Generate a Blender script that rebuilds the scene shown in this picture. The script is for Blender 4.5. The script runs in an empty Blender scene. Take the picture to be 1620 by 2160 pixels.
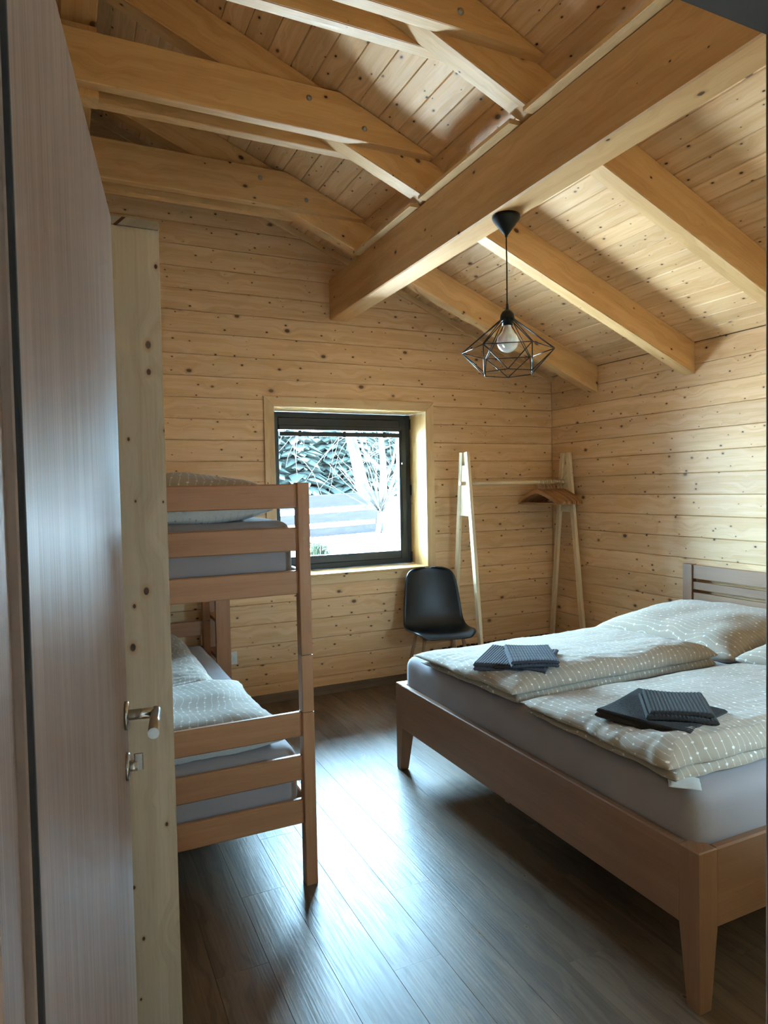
import bpy, math, random
import numpy as np
from mathutils import Matrix, Vector, noise as mnoise

random.seed(11)
SC = bpy.context.scene
COL = SC.collection
V = Vector

# ------------------------------------------------------------------ camera
CAM_F, YAW, PITCH, ROLL, CAM_H = 1429.05, 0.438224, -0.0349652, -0.0198174, 1.468
cy, sy, cp, sp = math.cos(YAW), math.sin(YAW), math.cos(PITCH), math.sin(PITCH)
fw = V((sy * cp, cy * cp, sp)); rt = V((cy, -sy, 0)); up = rt.cross(fw)
c_, s_ = math.cos(ROLL), math.sin(ROLL)
r2 = c_ * rt + s_ * up; u2 = -s_ * rt + c_ * up
cam_d = bpy.data.cameras.new('camera')
cam = bpy.data.objects.new('camera', cam_d); COL.objects.link(cam)
M = Matrix.Identity(4)
for i in range(3):
    M[i][0] = r2[i]; M[i][1] = u2[i]; M[i][2] = -fw[i]
M[0][3], M[1][3], M[2][3] = 0, 0, CAM_H
cam.matrix_world = M
cam_d.sensor_fit = 'HORIZONTAL'; cam_d.sensor_width = 36.0
cam_d.lens = 36.0 * CAM_F / 1620.0
cam_d.clip_start = 0.02; cam_d.clip_end = 300
SC.camera = cam

# ------------------------------------------------------------------ light
world = bpy.data.worlds.new('sky'); SC.world = world
world.use_nodes = True
bg = world.node_tree.nodes['Background']
bg.inputs['Color'].default_value = (0.40, 0.715, 1.0, 1)
bg.inputs['Strength'].default_value = 160.0
sun_d = bpy.data.lights.new('sun', 'SUN'); sun_d.energy = 750.0; sun_d.angle = 0.01
sun_d.color = (0.74, 0.89, 1.0)
sun = bpy.data.objects.new('sun', sun_d); COL.objects.link(sun)
sun.rotation_euler = V((0.80, -0.10, -0.60)).to_track_quat('-Z', 'Y').to_euler()


def portal(name, loc, rot, sx, sz):
    d = bpy.data.lights.new(name, 'AREA'); d.shape = 'RECTANGLE'; d.size = sx; d.size_y = sz
    d.cycles.is_portal = True
    o = bpy.data.objects.new(name, d); COL.objects.link(o)
    o.location = loc; o.rotation_euler = rot
    return o


portal('window_portal', (1.9, 4.87, 1.45), (math.radians(-90), 0, 0), 1.2, 1.2)
portal('window_portal', (2.18, 0.40, 1.225), (math.radians(90), 0, 0), .36, .45)

SC.view_settings.view_transform = 'Standard'
SC.view_settings.look = 'None'
SC.view_settings.gamma = 1.0
SC.view_settings.use_curve_mapping = False
SC.view_settings.exposure = 0.12
SC.cycles.max_bounces = 7
SC.cycles.diffuse_bounces = 4
SC.cycles.glossy_bounces = 3
SC.cycles.transparent_max_bounces = 12
SC.cycles.use_denoising = True
SC.cycles.sample_clamp_indirect = 250.0
SC.cycles.use_guiding = True
SC.cycles.use_adaptive_sampling = True
SC.cycles.adaptive_threshold = 0.15
SC.cycles.adaptive_min_samples = 24

# ------------------------------------------------------------------ object helpers
WM = {}


def link(name, data, M=None, parent=None):
    o = bpy.data.objects.new(name, data); COL.objects.link(o)
    M = M or Matrix.Identity(4)
    WM[o.name] = M.copy()
    if parent is not None:
        o.parent = parent
        o.matrix_basis = WM[parent.name].inverted() @ M
    else:
        o.matrix_basis = M
    return o


def tag(o, label=None, cat=None, group=None, kind=None):
    if label: o['label'] = label
    if cat: o['category'] = cat
    if group: o['group'] = group
    if kind: o['kind'] = kind
    return o


def empty(name, loc, rz=0, label=None, cat=None, group=None, kind=None):
    M = Matrix.Translation(loc) @ Matrix.Rotation(rz, 4, 'Z')
    o = link(name, None, M); o.empty_display_size = 0.05
    return tag(o, label, cat, group, kind)


def mesh(name, verts, faces, mat=None, smooth=False, uvs=None):
    me = bpy.data.meshes.new(name)
    me.from_pydata([tuple(v) for v in verts], [], faces)
    if mat: me.materials.append(mat)
    if smooth:
        me.polygons.foreach_set('use_smooth', [len(p.vertices) <= 4 for p in me.polygons])
    if uvs is not None:
        l = me.uv_layers.new(name='UVMap')
        li = np.zeros(len(me.loops), dtype=np.int32); me.loops.foreach_get('vertex_index', li)
        l.data.foreach_set('uv', np.asarray(uvs, dtype=np.float32)[li].ravel())
    me.update()
    return me


def frame_m(origin, xdir, zdir):
    x = V(xdir).normalized(); z = V(zdir); z = (z - x * z.dot(x)).normalized(); y = z.cross(x)
    M = Matrix.Identity(4)
    for i in range(3):
        M[i][0] = x[i]; M[i][1] = y[i]; M[i][2] = z[i]; M[i][3] = origin[i]
    return M


def timber_mesh(L, wy, hz, mat, ch=0.003, name='timber'):
    """bar along local X, centred, chamfered on its four long edges"""
    a, b = wy / 2, hz / 2; c = min(ch, a * .6, b * .6)
    sec = [(-a + c, -b), (a - c, -b), (a, -b + c), (a, b - c), (a - c, b), (-a + c, b), (-a, b - c), (-a, -b + c)]
    n = 8
    vs = [(-L / 2, y, z) for y, z in sec] + [(L / 2, y, z) for y, z in sec]
    fs = [(i, (i + 1) % n, n + (i + 1) % n, n + i) for i in range(n)]
    fs = [tuple(reversed(f)) for f in fs]
    fs += [tuple(range(n)), tuple(range(2 * n - 1, n - 1, -1))]
    fs = [tuple(reversed(f)) for f in fs]
    return mesh(name, vs, fs, mat)


def bar(name, p0, p1, w, h, mat, parent=None, zdir=(0, 0, 1), ch=0.003):
    """timber from p0 to p1; h along zdir, w across"""
    p0, p1 = V(p0), V(p1)
    return link(name, timber_mesh((p1 - p0).length, w, h, mat, ch, name), frame_m((p0 + p1) / 2, p1 - p0, zdir), parent)


def box(name, lo, hi, mat, parent=None, grain='x', ch=0.0015):
    """axis aligned timber box whose grain follows the named axis"""
    lo, hi = V(lo), V(hi); c = (lo + hi) / 2; d = hi - lo
    if grain == 'x':
        return bar(name, (lo.x, c.y, c.z), (hi.x, c.y, c.z), d.y, d.z, mat, parent, (0, 0, 1), ch)
    if grain == 'y':
        return bar(name, (c.x, lo.y, c.z), (c.x, hi.y, c.z), d.x, d.z, mat, parent, (0, 0, 1), ch)
    return bar(name, (c.x, c.y, lo.z), (c.x, c.y, hi.z), d.y, d.x, mat, parent, (1, 0, 0), ch)


def prism(name, pts, y0, y1, mat, parent=None, xdir=(1, 0, 0), ch=0.0):
    """polygon given in world (x,z), extruded from y0 to y1; local X follows xdir (grain)"""
    xd = V(xdir).normalized(); zd = V((-xd.z, 0, xd.x))
    c = V((sum(p[0] for p in pts) / len(pts), (y0 + y1) / 2, sum(p[1] for p in pts) / len(pts)))
    M = frame_m(c, xd, zd); Mi = M.inverted()
    n = len(pts); hw = abs(y1 - y0) / 2
    loc = [Mi @ V((p[0], c.y, p[1])) for p in pts]
    if ch > 0:
        # inset front/back rings for a chamfer
        cx = V((0, 0, 0))
        ins = []
        for i in range(n):
            a, b, d = loc[i - 1], loc[i], loc[(i + 1) % n]
            e1 = (b - a).normalized(); e2 = (d - b).normalized()
            n1 = V((-e1.z, 0, e1.x)); n2 = V((-e2.z, 0, e2.x))
            if n1.dot(cx - b) < 0: n1 = -n1
            if n2.dot(cx - b) < 0: n2 = -n2
            m = (n1 + n2)
            k = ch / max(.3, (m.length / 2) ** 2) / 2
            ins.append(b + m * k)
        rings = [[(p.x, -hw, p.z) for p in ins], [(p.x, -hw + ch, p.z) for p in loc],
                 [(p.x, hw - ch, p.z) for p in loc], [(p.x, hw, p.z) for p in ins]]
    else:
        rings = [[(p.x, -hw, p.z) for p in loc], [(p.x, hw, p.z) for p in loc]]
    vs = [v for r in rings for v in r]; fs = []
    for k in range(len(rings) - 1):
        for i in range(n):
            j = (i + 1) % n
            fs.append((k * n + i, k * n + j, (k + 1) * n + j, (k + 1) * n + i))
    fs.append(tuple(reversed(range(n)))); fs.append(tuple(range((len(rings) - 1) * n, len(rings) * n)))
    me = mesh(name, vs, fs, mat)
    fix_normals(me)
    return link(name, me, M, parent)


def fix_normals(me):
    import bmesh
    bm = bmesh.new(); bm.from_mesh(me); bmesh.ops.recalc_face_normals(bm, faces=bm.faces); bm.to_mesh(me); bm.free()


def multi_box_mesh(name, boxes, mat):
    vs, fs = [], []
    for lo, hi in boxes:
        b = len(vs)
        vs += [(x, y, z) for x in (lo[0], hi[0]) for y in (lo[1], hi[1]) for z in (lo[2], hi[2])]
        fs += [tuple(b + i for i in f) for f in ((0, 1, 3, 2), (4, 6, 7, 5), (0, 4, 5, 1), (2, 3, 7, 6), (0, 2, 6, 4), (1, 5, 7, 3))]
    return mesh(name, vs, fs, mat)


def lathe_mesh(name, prof, mat, n=24, smooth=True):
    """prof: (r,z) list, around local Z"""
    vs, fs = [], []
    for r, z in prof:
        for i in range(n):
            a = 2 * math.pi * i / n
            vs.append((r * math.cos(a), r * math.sin(a), z))
    for k in range(len(prof) - 1):
        for i in range(n):
            j = (i + 1) % n
            fs.append((k * n + i, k * n + j, (k + 1) * n + j, (k + 1) * n + i))
    fs.append(tuple(reversed(range(n)))); fs.append(tuple(range((len(prof) - 1) * n, len(prof) * n)))
    return mesh(name, vs, fs, mat, smooth)


def tube_geo(pts, rad, n=8, vs=None, fs=None, cap=True):
    vs = [] if vs is None else vs; fs = [] if fs is None else fs
    pts = [V(p) for p in pts]; m = len(pts); b = len(vs)
    rads = rad if isinstance(rad, (list, tuple)) else [rad] * m
    prev = None
    for k in range(m):
        t = (pts[min(k + 1, m - 1)] - pts[max(k - 1, 0)]).normalized()
        if prev is None:
            ref = V((0, 0, 1)) if abs(t.z) < .9 else V((1, 0, 0))
            a = t.cross(ref).normalized()
        else:
            a = (prev - t * prev.dot(t)).normalized()
        prev = a; c = t.cross(a)
        for i in range(n):
            an = 2 * math.pi * i / n
            vs.append(tuple(pts[k] + (a * math.cos(an) + c * math.sin(an)) * rads[k]))
    for k in range(m - 1):
        for i in range(n):
            j = (i + 1) % n
            fs.append((b + k * n + i, b + k * n + j, b + (k + 1) * n + j, b + (k + 1) * n + i))
    if cap:
        fs.append(tuple(b + i for i in reversed(range(n)))); fs.append(tuple(b + (m - 1) * n + i for i in range(n)))
    return vs, fs


def tube(name, pts, rad, mat, parent=None, n=10, M=None):
    vs, fs = tube_geo(pts, rad, n)
    M = M or Matrix.Identity(4)
    return link(name, mesh(name, vs, fs, mat, True), M, parent)


# ------------------------------------------------------------------ materials
class NT:
    def __init__(s, name):
        s.m = bpy.data.materials.new(name); s.m.use_nodes = True
        s.t = s.m.node_tree; s.t.nodes.clear()
        s.out = s.t.nodes.new('ShaderNodeOutputMaterial')

    def n(s, typ, **kw):
        nd = s.t.nodes.new(typ)
        for k, v in kw.items(): setattr(nd, k, v)
        return nd

    def set(s, sock, v):
        if isinstance(v, bpy.types.NodeSocket): s.t.links.new(v, sock)
        elif v is not None: sock.default_value = v

    def math(s, op, a, b=None, c=None, clamp=False):
        nd = s.n('ShaderNodeMath', operation=op, use_clamp=clamp)
        for i, v in enumerate((a, b, c)):
            if v is not None: s.set(nd.inputs[i], v)
        return nd.outputs[0]

    def vmath(s, op, a, b=None):
        nd = s.n('ShaderNodeVectorMath', operation=op)
        s.set(nd.inputs[0], a)
        if b is not None: s.set(nd.inputs[1], b)
        return nd.outputs[0]

    def noise(s, vec, scale=1.0, detail=2.0, rough=.5, dist=0.0, dim='3D'):
        nd = s.n('ShaderNodeTexNoise', noise_dimensions=dim)
        if vec is not None: s.set(nd.inputs['Vector'], vec)
        s.set(nd.inputs['Scale'], scale); s.set(nd.inputs['Detail'], detail)
        s.set(nd.inputs['Roughness'], rough); s.set(nd.inputs['Distortion'], dist)
        return nd.outputs['Fac']

    def voro(s, vec, scale):
        nd = s.n('ShaderNodeTexVoronoi', voronoi_dimensions='2D', feature='F1')
        s.set(nd.inputs['Vector'], vec); s.set(nd.inputs['Scale'], scale)
        return nd.outputs['Distance'], nd.outputs['Color']

    def ramp(s, v, lo, hi, a=0.0, b=1.0, smooth=True):
        nd = s.n('ShaderNodeMapRange', interpolation_type='SMOOTHSTEP' if smooth else 'LINEAR')
        s.set(nd.inputs['Value'], v)
        for k, x in (('From Min', lo), ('From Max', hi), ('To Min', a), ('To Max', b)): s.set(nd.inputs[k], x)
        return nd.outputs[0]

    def mix(s, fac, a, b, mode='MIX'):
        nd = s.n('ShaderNodeMix', data_type='RGBA', blend_type=mode)
        s.set(nd.inputs[0], fac)
        for sock, v in ((nd.inputs[6], a), (nd.inputs[7], b)):
            s.set(sock, (*v, 1) if isinstance(v, tuple) and len(v) == 3 else v)
        return nd.outputs[2]

    def sep(s, v):
        nd = s.n('ShaderNodeSeparateXYZ'); s.set(nd.inputs[0], v); return nd.outputs

    def comb(s, x, y, z):
        nd = s.n('ShaderNodeCombineXYZ')
        for i, v in enumerate((x, y, z)): s.set(nd.inputs[i], v)
        return nd.outputs[0]

    def bump(s, h, strength=.3, dist=.002):
        nd = s.n('ShaderNodeBump'); s.set(nd.inputs['Height'], h)
        nd.inputs['Strength'].default_value = strength; nd.inputs['Distance'].default_value = dist
        return nd.outputs[0]

    def bsdf(s, color, rough=.5, metal=0.0, spec=.5, normal=None, **kw):
        p = s.n('ShaderNodeBsdfPrincipled')
        s.set(p.inputs['Base Color'], (*color, 1) if isinstance(color, tuple) and len(color) == 3 else color)
        s.set(p.inputs['Roughness'], rough); s.set(p.inputs['Metallic'], metal)
        s.set(p.inputs['Specular IOR Level'], spec)
        if normal is not None: s.set(p.inputs['Normal'], normal)
        for k, v in kw.items(): s.set(p.inputs[k], v)
        s.t.links.new(p.outputs[0], s.out.inputs[0])
        return p


def objcoords(t):
    tc = t.n('ShaderNodeTexCoord'); oi = t.n('ShaderNodeObjectInfo')
    r = oi.outputs['Random']
    off = t.comb(t.math('MULTIPLY', r, 37.7), t.math('MULTIPLY', r, 91.3), t.math('MULTIPLY', r, 53.9))
    return t.vmath('ADD', tc.outputs['Object'], off), r


def plain(name, color, rough=.5, metal=0.0, spec=.5, vary=0.0):
    t = NT(name)
    p, r = objcoords(t)
    f = t.noise(p, 9, 3)
    c = t.mix(t.math('MULTIPLY', f, .25 + vary), color, tuple(x * .75 for x in color))
    t.bsdf(c, t.ramp(f, .2, .8, rough * .92, min(1, rough * 1.08)), metal, spec)
    return t.m


def wood(name, light, dark, knots=1.0, rough=.45, spec=.35, streak=1.0, wide=26.0, fine=150.0, jitter=.22,
         knotsize=1.0, stave=0.0, bumps=0.0, small=.70):
    """timber with its grain along the object's own X axis"""
    t = NT(name)
    p, r = objcoords(t)
    x, y, z = t.sep(p)
    warp = 0.0
    kmask = None
    if knots > 0:
        w_ = t.math('ADD', y, z)
        pk = t.comb(t.math('MULTIPLY', x, .66), w_, 0.0)
        d1, c1 = t.voro(pk, 11.0)
        d2, c2 = t.voro(t.vmath('ADD', pk, (3.1, 7.7, 1.3)), 4.6)
        m1 = t.math('DIVIDE', d1, 11.0); m2 = t.math('DIVIDE', d2, 4.6)
        r1 = t.sep(c1)[0]; r2_ = t.sep(c2)[0]
        rad1 = t.ramp(r1, 1 - small * knots, 1.0, 0.0016, .0066 * knotsize, False)
        rad2 = t.ramp(r2_, 1 - .55 * knots, 1.0, 0.0, .016 * knotsize, False)
        rad1 = t.math('MULTIPLY', rad1, t.math('GREATER_THAN', r1, 1 - small * knots))
        k1 = t.math('SUBTRACT', 1.0, t.math('DIVIDE', m1, t.math('MAXIMUM', rad1, .0001)))
        k2 = t.math('SUBTRACT', 1.0, t.math('DIVIDE', m2, t.math('MAXIMUM', rad2, .0001)))
        core = t.math('MAXIMUM', t.ramp(k1, 0.0, .35), t.math('MULTIPLY', t.ramp(k2, 0.05, .4), .85))
        halo = t.math('MAXIMUM', t.ramp(k1, -1.3, .2), t.ramp(k2, -.9, .2))
        kmask = (core, halo)
        inf = t.math('ADD', t.ramp(m2, .0, .07, 1.0, 0.0), t.math('MULTIPLY', t.ramp(m1, 0, .03, 1, 0), .4))
        warp = t.math('MULTIPLY', inf, .035)
    yz = t.math('ADD', y, z)
    g = t.comb(t.math('MULTIPLY', x, 1.1), t.math('MULTIPLY', t.math('ADD', yz, warp), wide), 0.0)
    n1 = t.noise(g, 1.0, 2, .55, 0.0, '2D')
    rings = t.math('FRACT', t.math('MULTIPLY', n1, 5.5))
    ring = t.ramp(t.math('ABSOLUTE', t.math('SUBTRACT', rings, .5)), .28, .5)
    f = t.comb(t.math('MULTIPLY', x, 5.0), t.math('MULTIPLY', yz, fine), 0.0)
    n2 = t.noise(f, 1.0, 1, .5, 0.0, '2D')
    fac = t.math('ADD', t.math('MULTIPLY', t.ramp(n1, .3, .7), .55 * streak),
                 t.math('MULTIPLY', ring, .22 * streak))
    fac = t.math('ADD', fac, t.math('MULTIPLY', t.math('SUBTRACT', n2, .5), .5 * streak), clamp=True)
    col = t.mix(fac, light, dark)
    if stave > 0:
        cell = t.n('ShaderNodeTexWhiteNoise', noise_dimensions='1D')
        t.set(cell.inputs['W'], t.math('FLOOR', t.math('DIVIDE', t.math('ADD', y, z), stave)))
        col = t.mix(t.math('MULTIPLY', cell.outputs['Value'], .5), col, dark)
    br = t.math('ADD', 1 - jitter / 2, t.math('MULTIPLY', r, jitter))
    col = t.mix(1.0, col, t.comb(br, br, br), 'MULTIPLY')
    if kmask:
        col = t.mix(t.math('MULTIPLY', kmask[1], .45), col, (.42, .20, .075))
        col = t.mix(kmask[0], col, (.075, .032, .014))
    t.bsdf(col, t.ramp(n2, .3, .7, rough * .9, rough * 1.12, False), 0, spec, t.bump(n2, bumps, .0012) if bumps > 0 else None)
    return t.m


PINE_L, PINE_D = (.80, .515, .278), (.63, .34, .142)
M_wall = wood('pine_wall', PINE_L, PINE_D, 1.0, .5, jitter=.16)
M_ceil = wood('pine_ceiling', PINE_L, PINE_D, 1.0, .52, jitter=.2)
M_beam = wood('pine_beam', (.74, .45, .205), (.575, .30, .112), .6, .5, jitter=.12, wide=18, knotsize=1.15, small=.18)
M_glulam = wood('pine_glulam', (.715, .43, .192), (.55, .282, .104), .6, .5, jitter=.08, wide=16, knotsize=1.3, stave=.04, small=.2)
M_trim = wood('pine_trim', (.76, .51, .265), (.60, .355, .15), .4, .45, jitter=.08)
M_reveal = wood('pine_reveal', (.74, .46, .18), (.60, .335, .11), .5, .4, jitter=.06)
M_ward = wood('pine_cabinet', (.56, .46, .34), (.42, .32, .21), .75, .5, jitter=.05, knotsize=1.2, stave=.05)
M_rackwood = wood('pale_pine', (.80, .63, .41), (.66, .46, .26), .15, .45, jitter=.05)
M_beech = wood('beech_bunk', (.385, .178, .082), (.285, .118, .050), 0, .42, .4, .8, 22, 220, .12, bumps=.12)
M_bed = wood('beech_bed', (.315, .165, .090), (.22, .105, .054), 0, .4, .4, .8, 18, 200, .12, stave=.09, bumps=.12)
M_door = wood('beech_veneer', (.31, .205, .145), (.215, .13, .088), 0, .47, .3, 1.0, 34, 240, .0, bumps=.05)
M_floor = wood('oak_floor', (.19, .127, .083), (.098, .061, .039), .06, .43, .5, 1.15, 15, 130, .35, bumps=.35)
M_base = wood('oak_base', (.20, .13, .08), (.10, .062, .038), 0, .45, .4, 1, 18, 130, .1)
M_hang = wood('hanger_wood', (.50, .25, .11), (.36, .16, .065), 0, .35, .45, .7, 25, 200, .15, bumps=.05)
M_leg = wood('leg_wood', (.42, .235, .12), (.30, .15, .07), 0, .4, .4, .7, 25, 200, .1)
M_endgrain = wood('end_grain', (.36, .30, .22), (.24, .19, .13), .3, .7, .2, 1, 14, 90, .05)
M_black = plain('black_plastic', (.006, .006, .0065), .4, 0, .35)
M_shell = plain('black_shell', (.010, .010, .011), .42, 0, .5)
M_blackwood = plain('black_stained_slat', (.014, .012, .011), .55)
M_metal = plain('black_wire', (.010, .010, .010), .35, 0, .6)
M_steel = plain('brushed_steel', (.50, .47, .43), .28, 1.0)
M_chrome = plain('hook_steel', (.75, .72, .68), .25, 1.0)
M_zinc = plain('zinc_bolt', (.42, .42, .40), .38, .9)
M_brass = plain('brass_screw', (.40, .29, .13), .4, .9)
M_frame = plain('anthracite_frame', (.022, .024, .027), .4, 0, .5)
M_darkhead = plain('dark_door_frame', (.050, .042, .036), .6)  # head and right jamb, darker than the left jamb
M_gapshade = plain('gap_shade', (.020, .013, .009), .8)  # near-black colour paints the darkness of the gap beside the leaf
M_white = plain('white_plastic', (.75, .74, .70), .35)
M_conc = plain('hall_plaster', (.30, .28, .25), .8)
M_felt = plain('roof_felt', (.03, .03, .03), .9)  # dark covering of the roof slab


def glass():
    t = NT('window_glass')
    tr = t.n('ShaderNodeBsdfTransparent'); tr.inputs[0].default_value = (.96, .98, .97, 1)
    gl = t.n('ShaderNodeBsdfGlossy'); gl.inputs['Roughness'].default_value = .02
    fr = t.n('ShaderNodeFresnel'); fr.inputs[0].default_value = 1.35
    mx = t.n('ShaderNodeMixShader'); t.set(mx.inputs[0], fr.outputs[0])
    t.t.links.new(tr.outputs[0], mx.inputs[1]); t.t.links.new(gl.outputs[0], mx.inputs[2])
    t.t.links.new(mx.outputs[0], t.out.inputs[0])
    return t.m


M_glass = glass()


def bulb_mat():
    t = NT('opal_bulb')
    t.bsdf((.82, .81, .78), .12, 0, .5, None, **{'Transmission Weight': .25, 'Subsurface Weight': .3})
    return t.m


M_bulb = bulb_mat()


def fabric(name, color, weave=900, bumpd=.0006, sheen=.2):
    t = NT(name)
    tc = t.n('ShaderNodeTexCoord').outputs['Object']
    w = t.noise(tc, weave, 1)
    b = t.noise(tc, 6, 3)
    c = t.mix(t.math('MULTIPLY', t.ramp(b, .3, .7), .25), color, tuple(x * .82 for x in color))
    t.bsdf(c, .85, 0, .2, t.bump(t.math('ADD', w, t.math('MULTIPLY', t.noise(tc, 25, 3), 2.5)), .35, bumpd * 2), **{'Sheen Weight': sheen})
    return t.m


M_sheet = fabric('grey_sheet', (.30, .25, .25))


def pattern(name, ground, mark, line=True, inv=False):
    """cotton print: thin wandering lines threaded with small dots, laid out in the cloth's own UV (metres)"""
    t = NT(name)
    uv = t.n('ShaderNodeTexCoord').outputs['UV']
    u, v, _ = t.sep(uv)
    wob = t.noise(t.comb(t.math('MULTIPLY', u, 3.2), t.math('MULTIPLY', v, 5.0), 0.0), 1.0, 1)
    SP, DV = .027, .043
    U = t.math('ADD', t.math('DIVIDE', u, SP), t.math('MULTIPLY', wob, 4.0))
    col = t.math('FLOOR', U)
    fu = t.math('MULTIPLY', t.math('SUBTRACT', t.math('SUBTRACT', U, col), .5), SP)
    wn = t.n('ShaderNodeTexWhiteNoise', noise_dimensions='1D'); t.set(wn.inputs['W'], col)
    Vv = t.math('ADD', t.math('DIVIDE', v, DV), t.math('MULTIPLY', wn.outputs['Value'], 9.0))
    row = t.math('FLOOR', Vv)
    fv = t.math('MULTIPLY', t.math('SUBTRACT', t.math('SUBTRACT', Vv, row), .5), DV)
    wn2 = t.n('ShaderNodeTexWhiteNoise', noise_dimensions='2D'); t.set(wn2.inputs['Vector'], t.comb(col, row, 0.0))
    rad = t.ramp(wn2.outputs['Value'], 0.15, 1, .0018, .0055, False)
    d = t.math('SQRT', t.math('ADD', t.math('MULTIPLY', fu, fu), t.math('MULTIPLY', fv, fv)))
    dot = t.ramp(t.math('SUBTRACT', d, rad), -.0006, .0006, 1, 0)
    ln = t.ramp(t.math('ABSOLUTE', fu), .0006, .0013, .5, 0)
    m = t.math('MAXIMUM', dot, ln) if line else dot
    tc = t.n('ShaderNodeTexCoord').outputs['Object']
    c = t.mix(t.math('MULTIPLY', t.noise(tc, 7, 3), .3), ground, tuple(x * .85 for x in ground))
    c = t.mix(t.math('MULTIPLY', m, .85), c, mark)
    bh = t.math('ADD', t.noise(tc, 800, 1), t.math('MULTIPLY', t.noise(tc, 22, 3), 3.0))
    t.bsdf(c, .85, 0, .2, t.bump(bh, .4, .0014), **{'Sheen Weight': .15})
    return t.m


M_print = pattern('print_taupe', (.36, .275, .205), (.76, .70, .63))
M_print_w = pattern('print_white', (.62, .60, .57), (.25, .24, .24), True)


def towel_mat(name, c):
    t = NT(name)
    tc = t.n('ShaderNodeTexCoord').outputs['Object']
    n = t.noise(tc, 420, 2)
    t.bsdf(t.mix(t.ramp(n, .3, .7), c, tuple(x * .45 for x in c)), .95, 0, .1, t.bump(n, .7, .002), **{'Sheen Weight': .12})
    return t.m


M_flap = fabric('pale_lining', (.52, .50, .47))
M_towel_a = towel_mat('towel_blue_grey', (.085, .078, .092))
M_towel_b = towel_mat('towel_brown_grey', (.042, .032, .028))

# ------------------------------------------------------------------ dimensions (metres, origin on the floor under the camera)
YB, XR, XL, YF = 4.553, 3.700, -0.30, 0.55
RZ, RS = 2.367, 0.41                      # ceiling height at right wall, slope
XRIDGE = 0.11
ZRIDGE = RZ + RS * (XR - XRIDGE)


def zr(x):
    return RZ + RS * (XR - x) if x >= XRIDGE else ZRIDGE - RS * (XRIDGE - x)


SLOPE = V((1, 0, -RS)).normalized()
SN = V((RS, 0, 1)).normalized()
ZK = [3.349 - .14 * k for k in range(-4, 25)]     # joint heights, falling

# ------------------------------------------------------------------ floor
fl = link('floor', multi_box_mesh('floor', [((XL - .1, -1.7, -.20), (XR + .1, YB + .3, -.012))], M_base))
tag(fl, kind='structure')
PW = .165
ends = {}
k = 0
x = XL
fm = {}
while x < XR:
    x1 = min(x + PW, XR)
    # stagger chosen so that two visible joints fall where they do in the room
    off = (0.37 * k) % 1.32
    yy = YF - 1.32 + off
    while yy < YB:
        a, b = max(yy, YF - .14), min(yy + 1.32, YB)
        if b - a > .05:
            key = (round(b - a, 3), round(x1 - x, 3))
            if key not in fm: fm[key] = timber_mesh(b - a - .0006, x1 - x - .0006, .012, M_floor, .0006, 'plank')
            link('plank', fm[key], frame_m((x / 2 + x1 / 2, (a + b) / 2, -.006), (0, 1, 0), (0, 0, 1)), fl)
        yy += 1.32
    x = x1; k += 1
# hall floor, seen only from the doorway
hall_floor = link('plank', multi_box_mesh('plank', [((-1.0, -1.65, -.012), (1.7, YF - .14, 0))], M_floor), None, fl)

# ------------------------------------------------------------------ back wall (window wall)
WX0, WX1, WZ0, WZ1 = 1.31, 2.49, 0.868, 2.045      # opening
wb = link('wall_back', None)
wb = tag(wb, kind='structure')
ox0, ox1, oz0, oz1 = WX0 - .02, WX1 + .02, WZ0 - .03, WZ1 + .02
pts_out = [((XL - .1, YB + .022, -.2), (ox0, YB + .30, 2.36)), ((ox1, YB + .022, -.2), (XR + .3, YB + .30, 2.36)),
           ((ox0, YB + .022, -.2), (ox1, YB + .30, oz0)), ((ox0, YB + .022, oz1), (ox1, YB + .30, 2.36))]
link('wall_core', multi_box_mesh('wall_core', pts_out, M_trim), None, wb)
prism('gable_core', [(XL - .1, 2.36), (XR + .02, 2.36), (XRIDGE, ZRIDGE + .02), (XL - .1, zr(XL - .1) + .02)], YB + .022, YB + .30, M_trim, wb)


def clip_plank(z0, z1):
    """x range of a course under the roof as a polygon (right end follows the roof)"""
    def xr(z): return min(XR, XR - (z - RZ) / RS)
    def xl(z): return max(XL, XRIDGE - (ZRIDGE - z) / RS) if z > zr(XL) else XL
    if z0 >= ZRIDGE - .01: return None
    z1 = min(z1, ZRIDGE - .004)
    pts = [(xl(z0), z0), (xr(z0), z0)]
    if z0 < RZ < z1: pts.append((XR, RZ))
    pts.append((xr(z1), z1))
    pts.append((xl(z1), z1))
    if z0 < zr(XL) < z1: pts.append((XL, zr(XL)))
    return pts


for i in range(len(ZK) - 1):
    z1, z0 = ZK[i], max(ZK[i + 1], 0.0)
    if z0 >= ZRIDGE - .01 or z1 <= 0: continue
    g = .0007
    if z1 > WZ0 + .005 and z0 < WZ1 - .005:
        prism('plank', [(XL, z0 + g), (WX0 - .01, z0 + g), (WX0 - .01, z1 - g), (XL, z1 - g)], YB, YB + .022, M_wall, wb, ch=.0035)
        prism('plank', [(WX1 + .01, z0 + g), (XR, z0 + g), (XR, z1 - g), (WX1 + .01, z1 - g)], YB, YB + .022, M_wall, wb, ch=.0035)
    else:
        p = clip_plank(z0 + g, z1 - g)
        if p: prism('plank', p, YB, YB + .022, M_wall, wb, ch=.0035)

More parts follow.
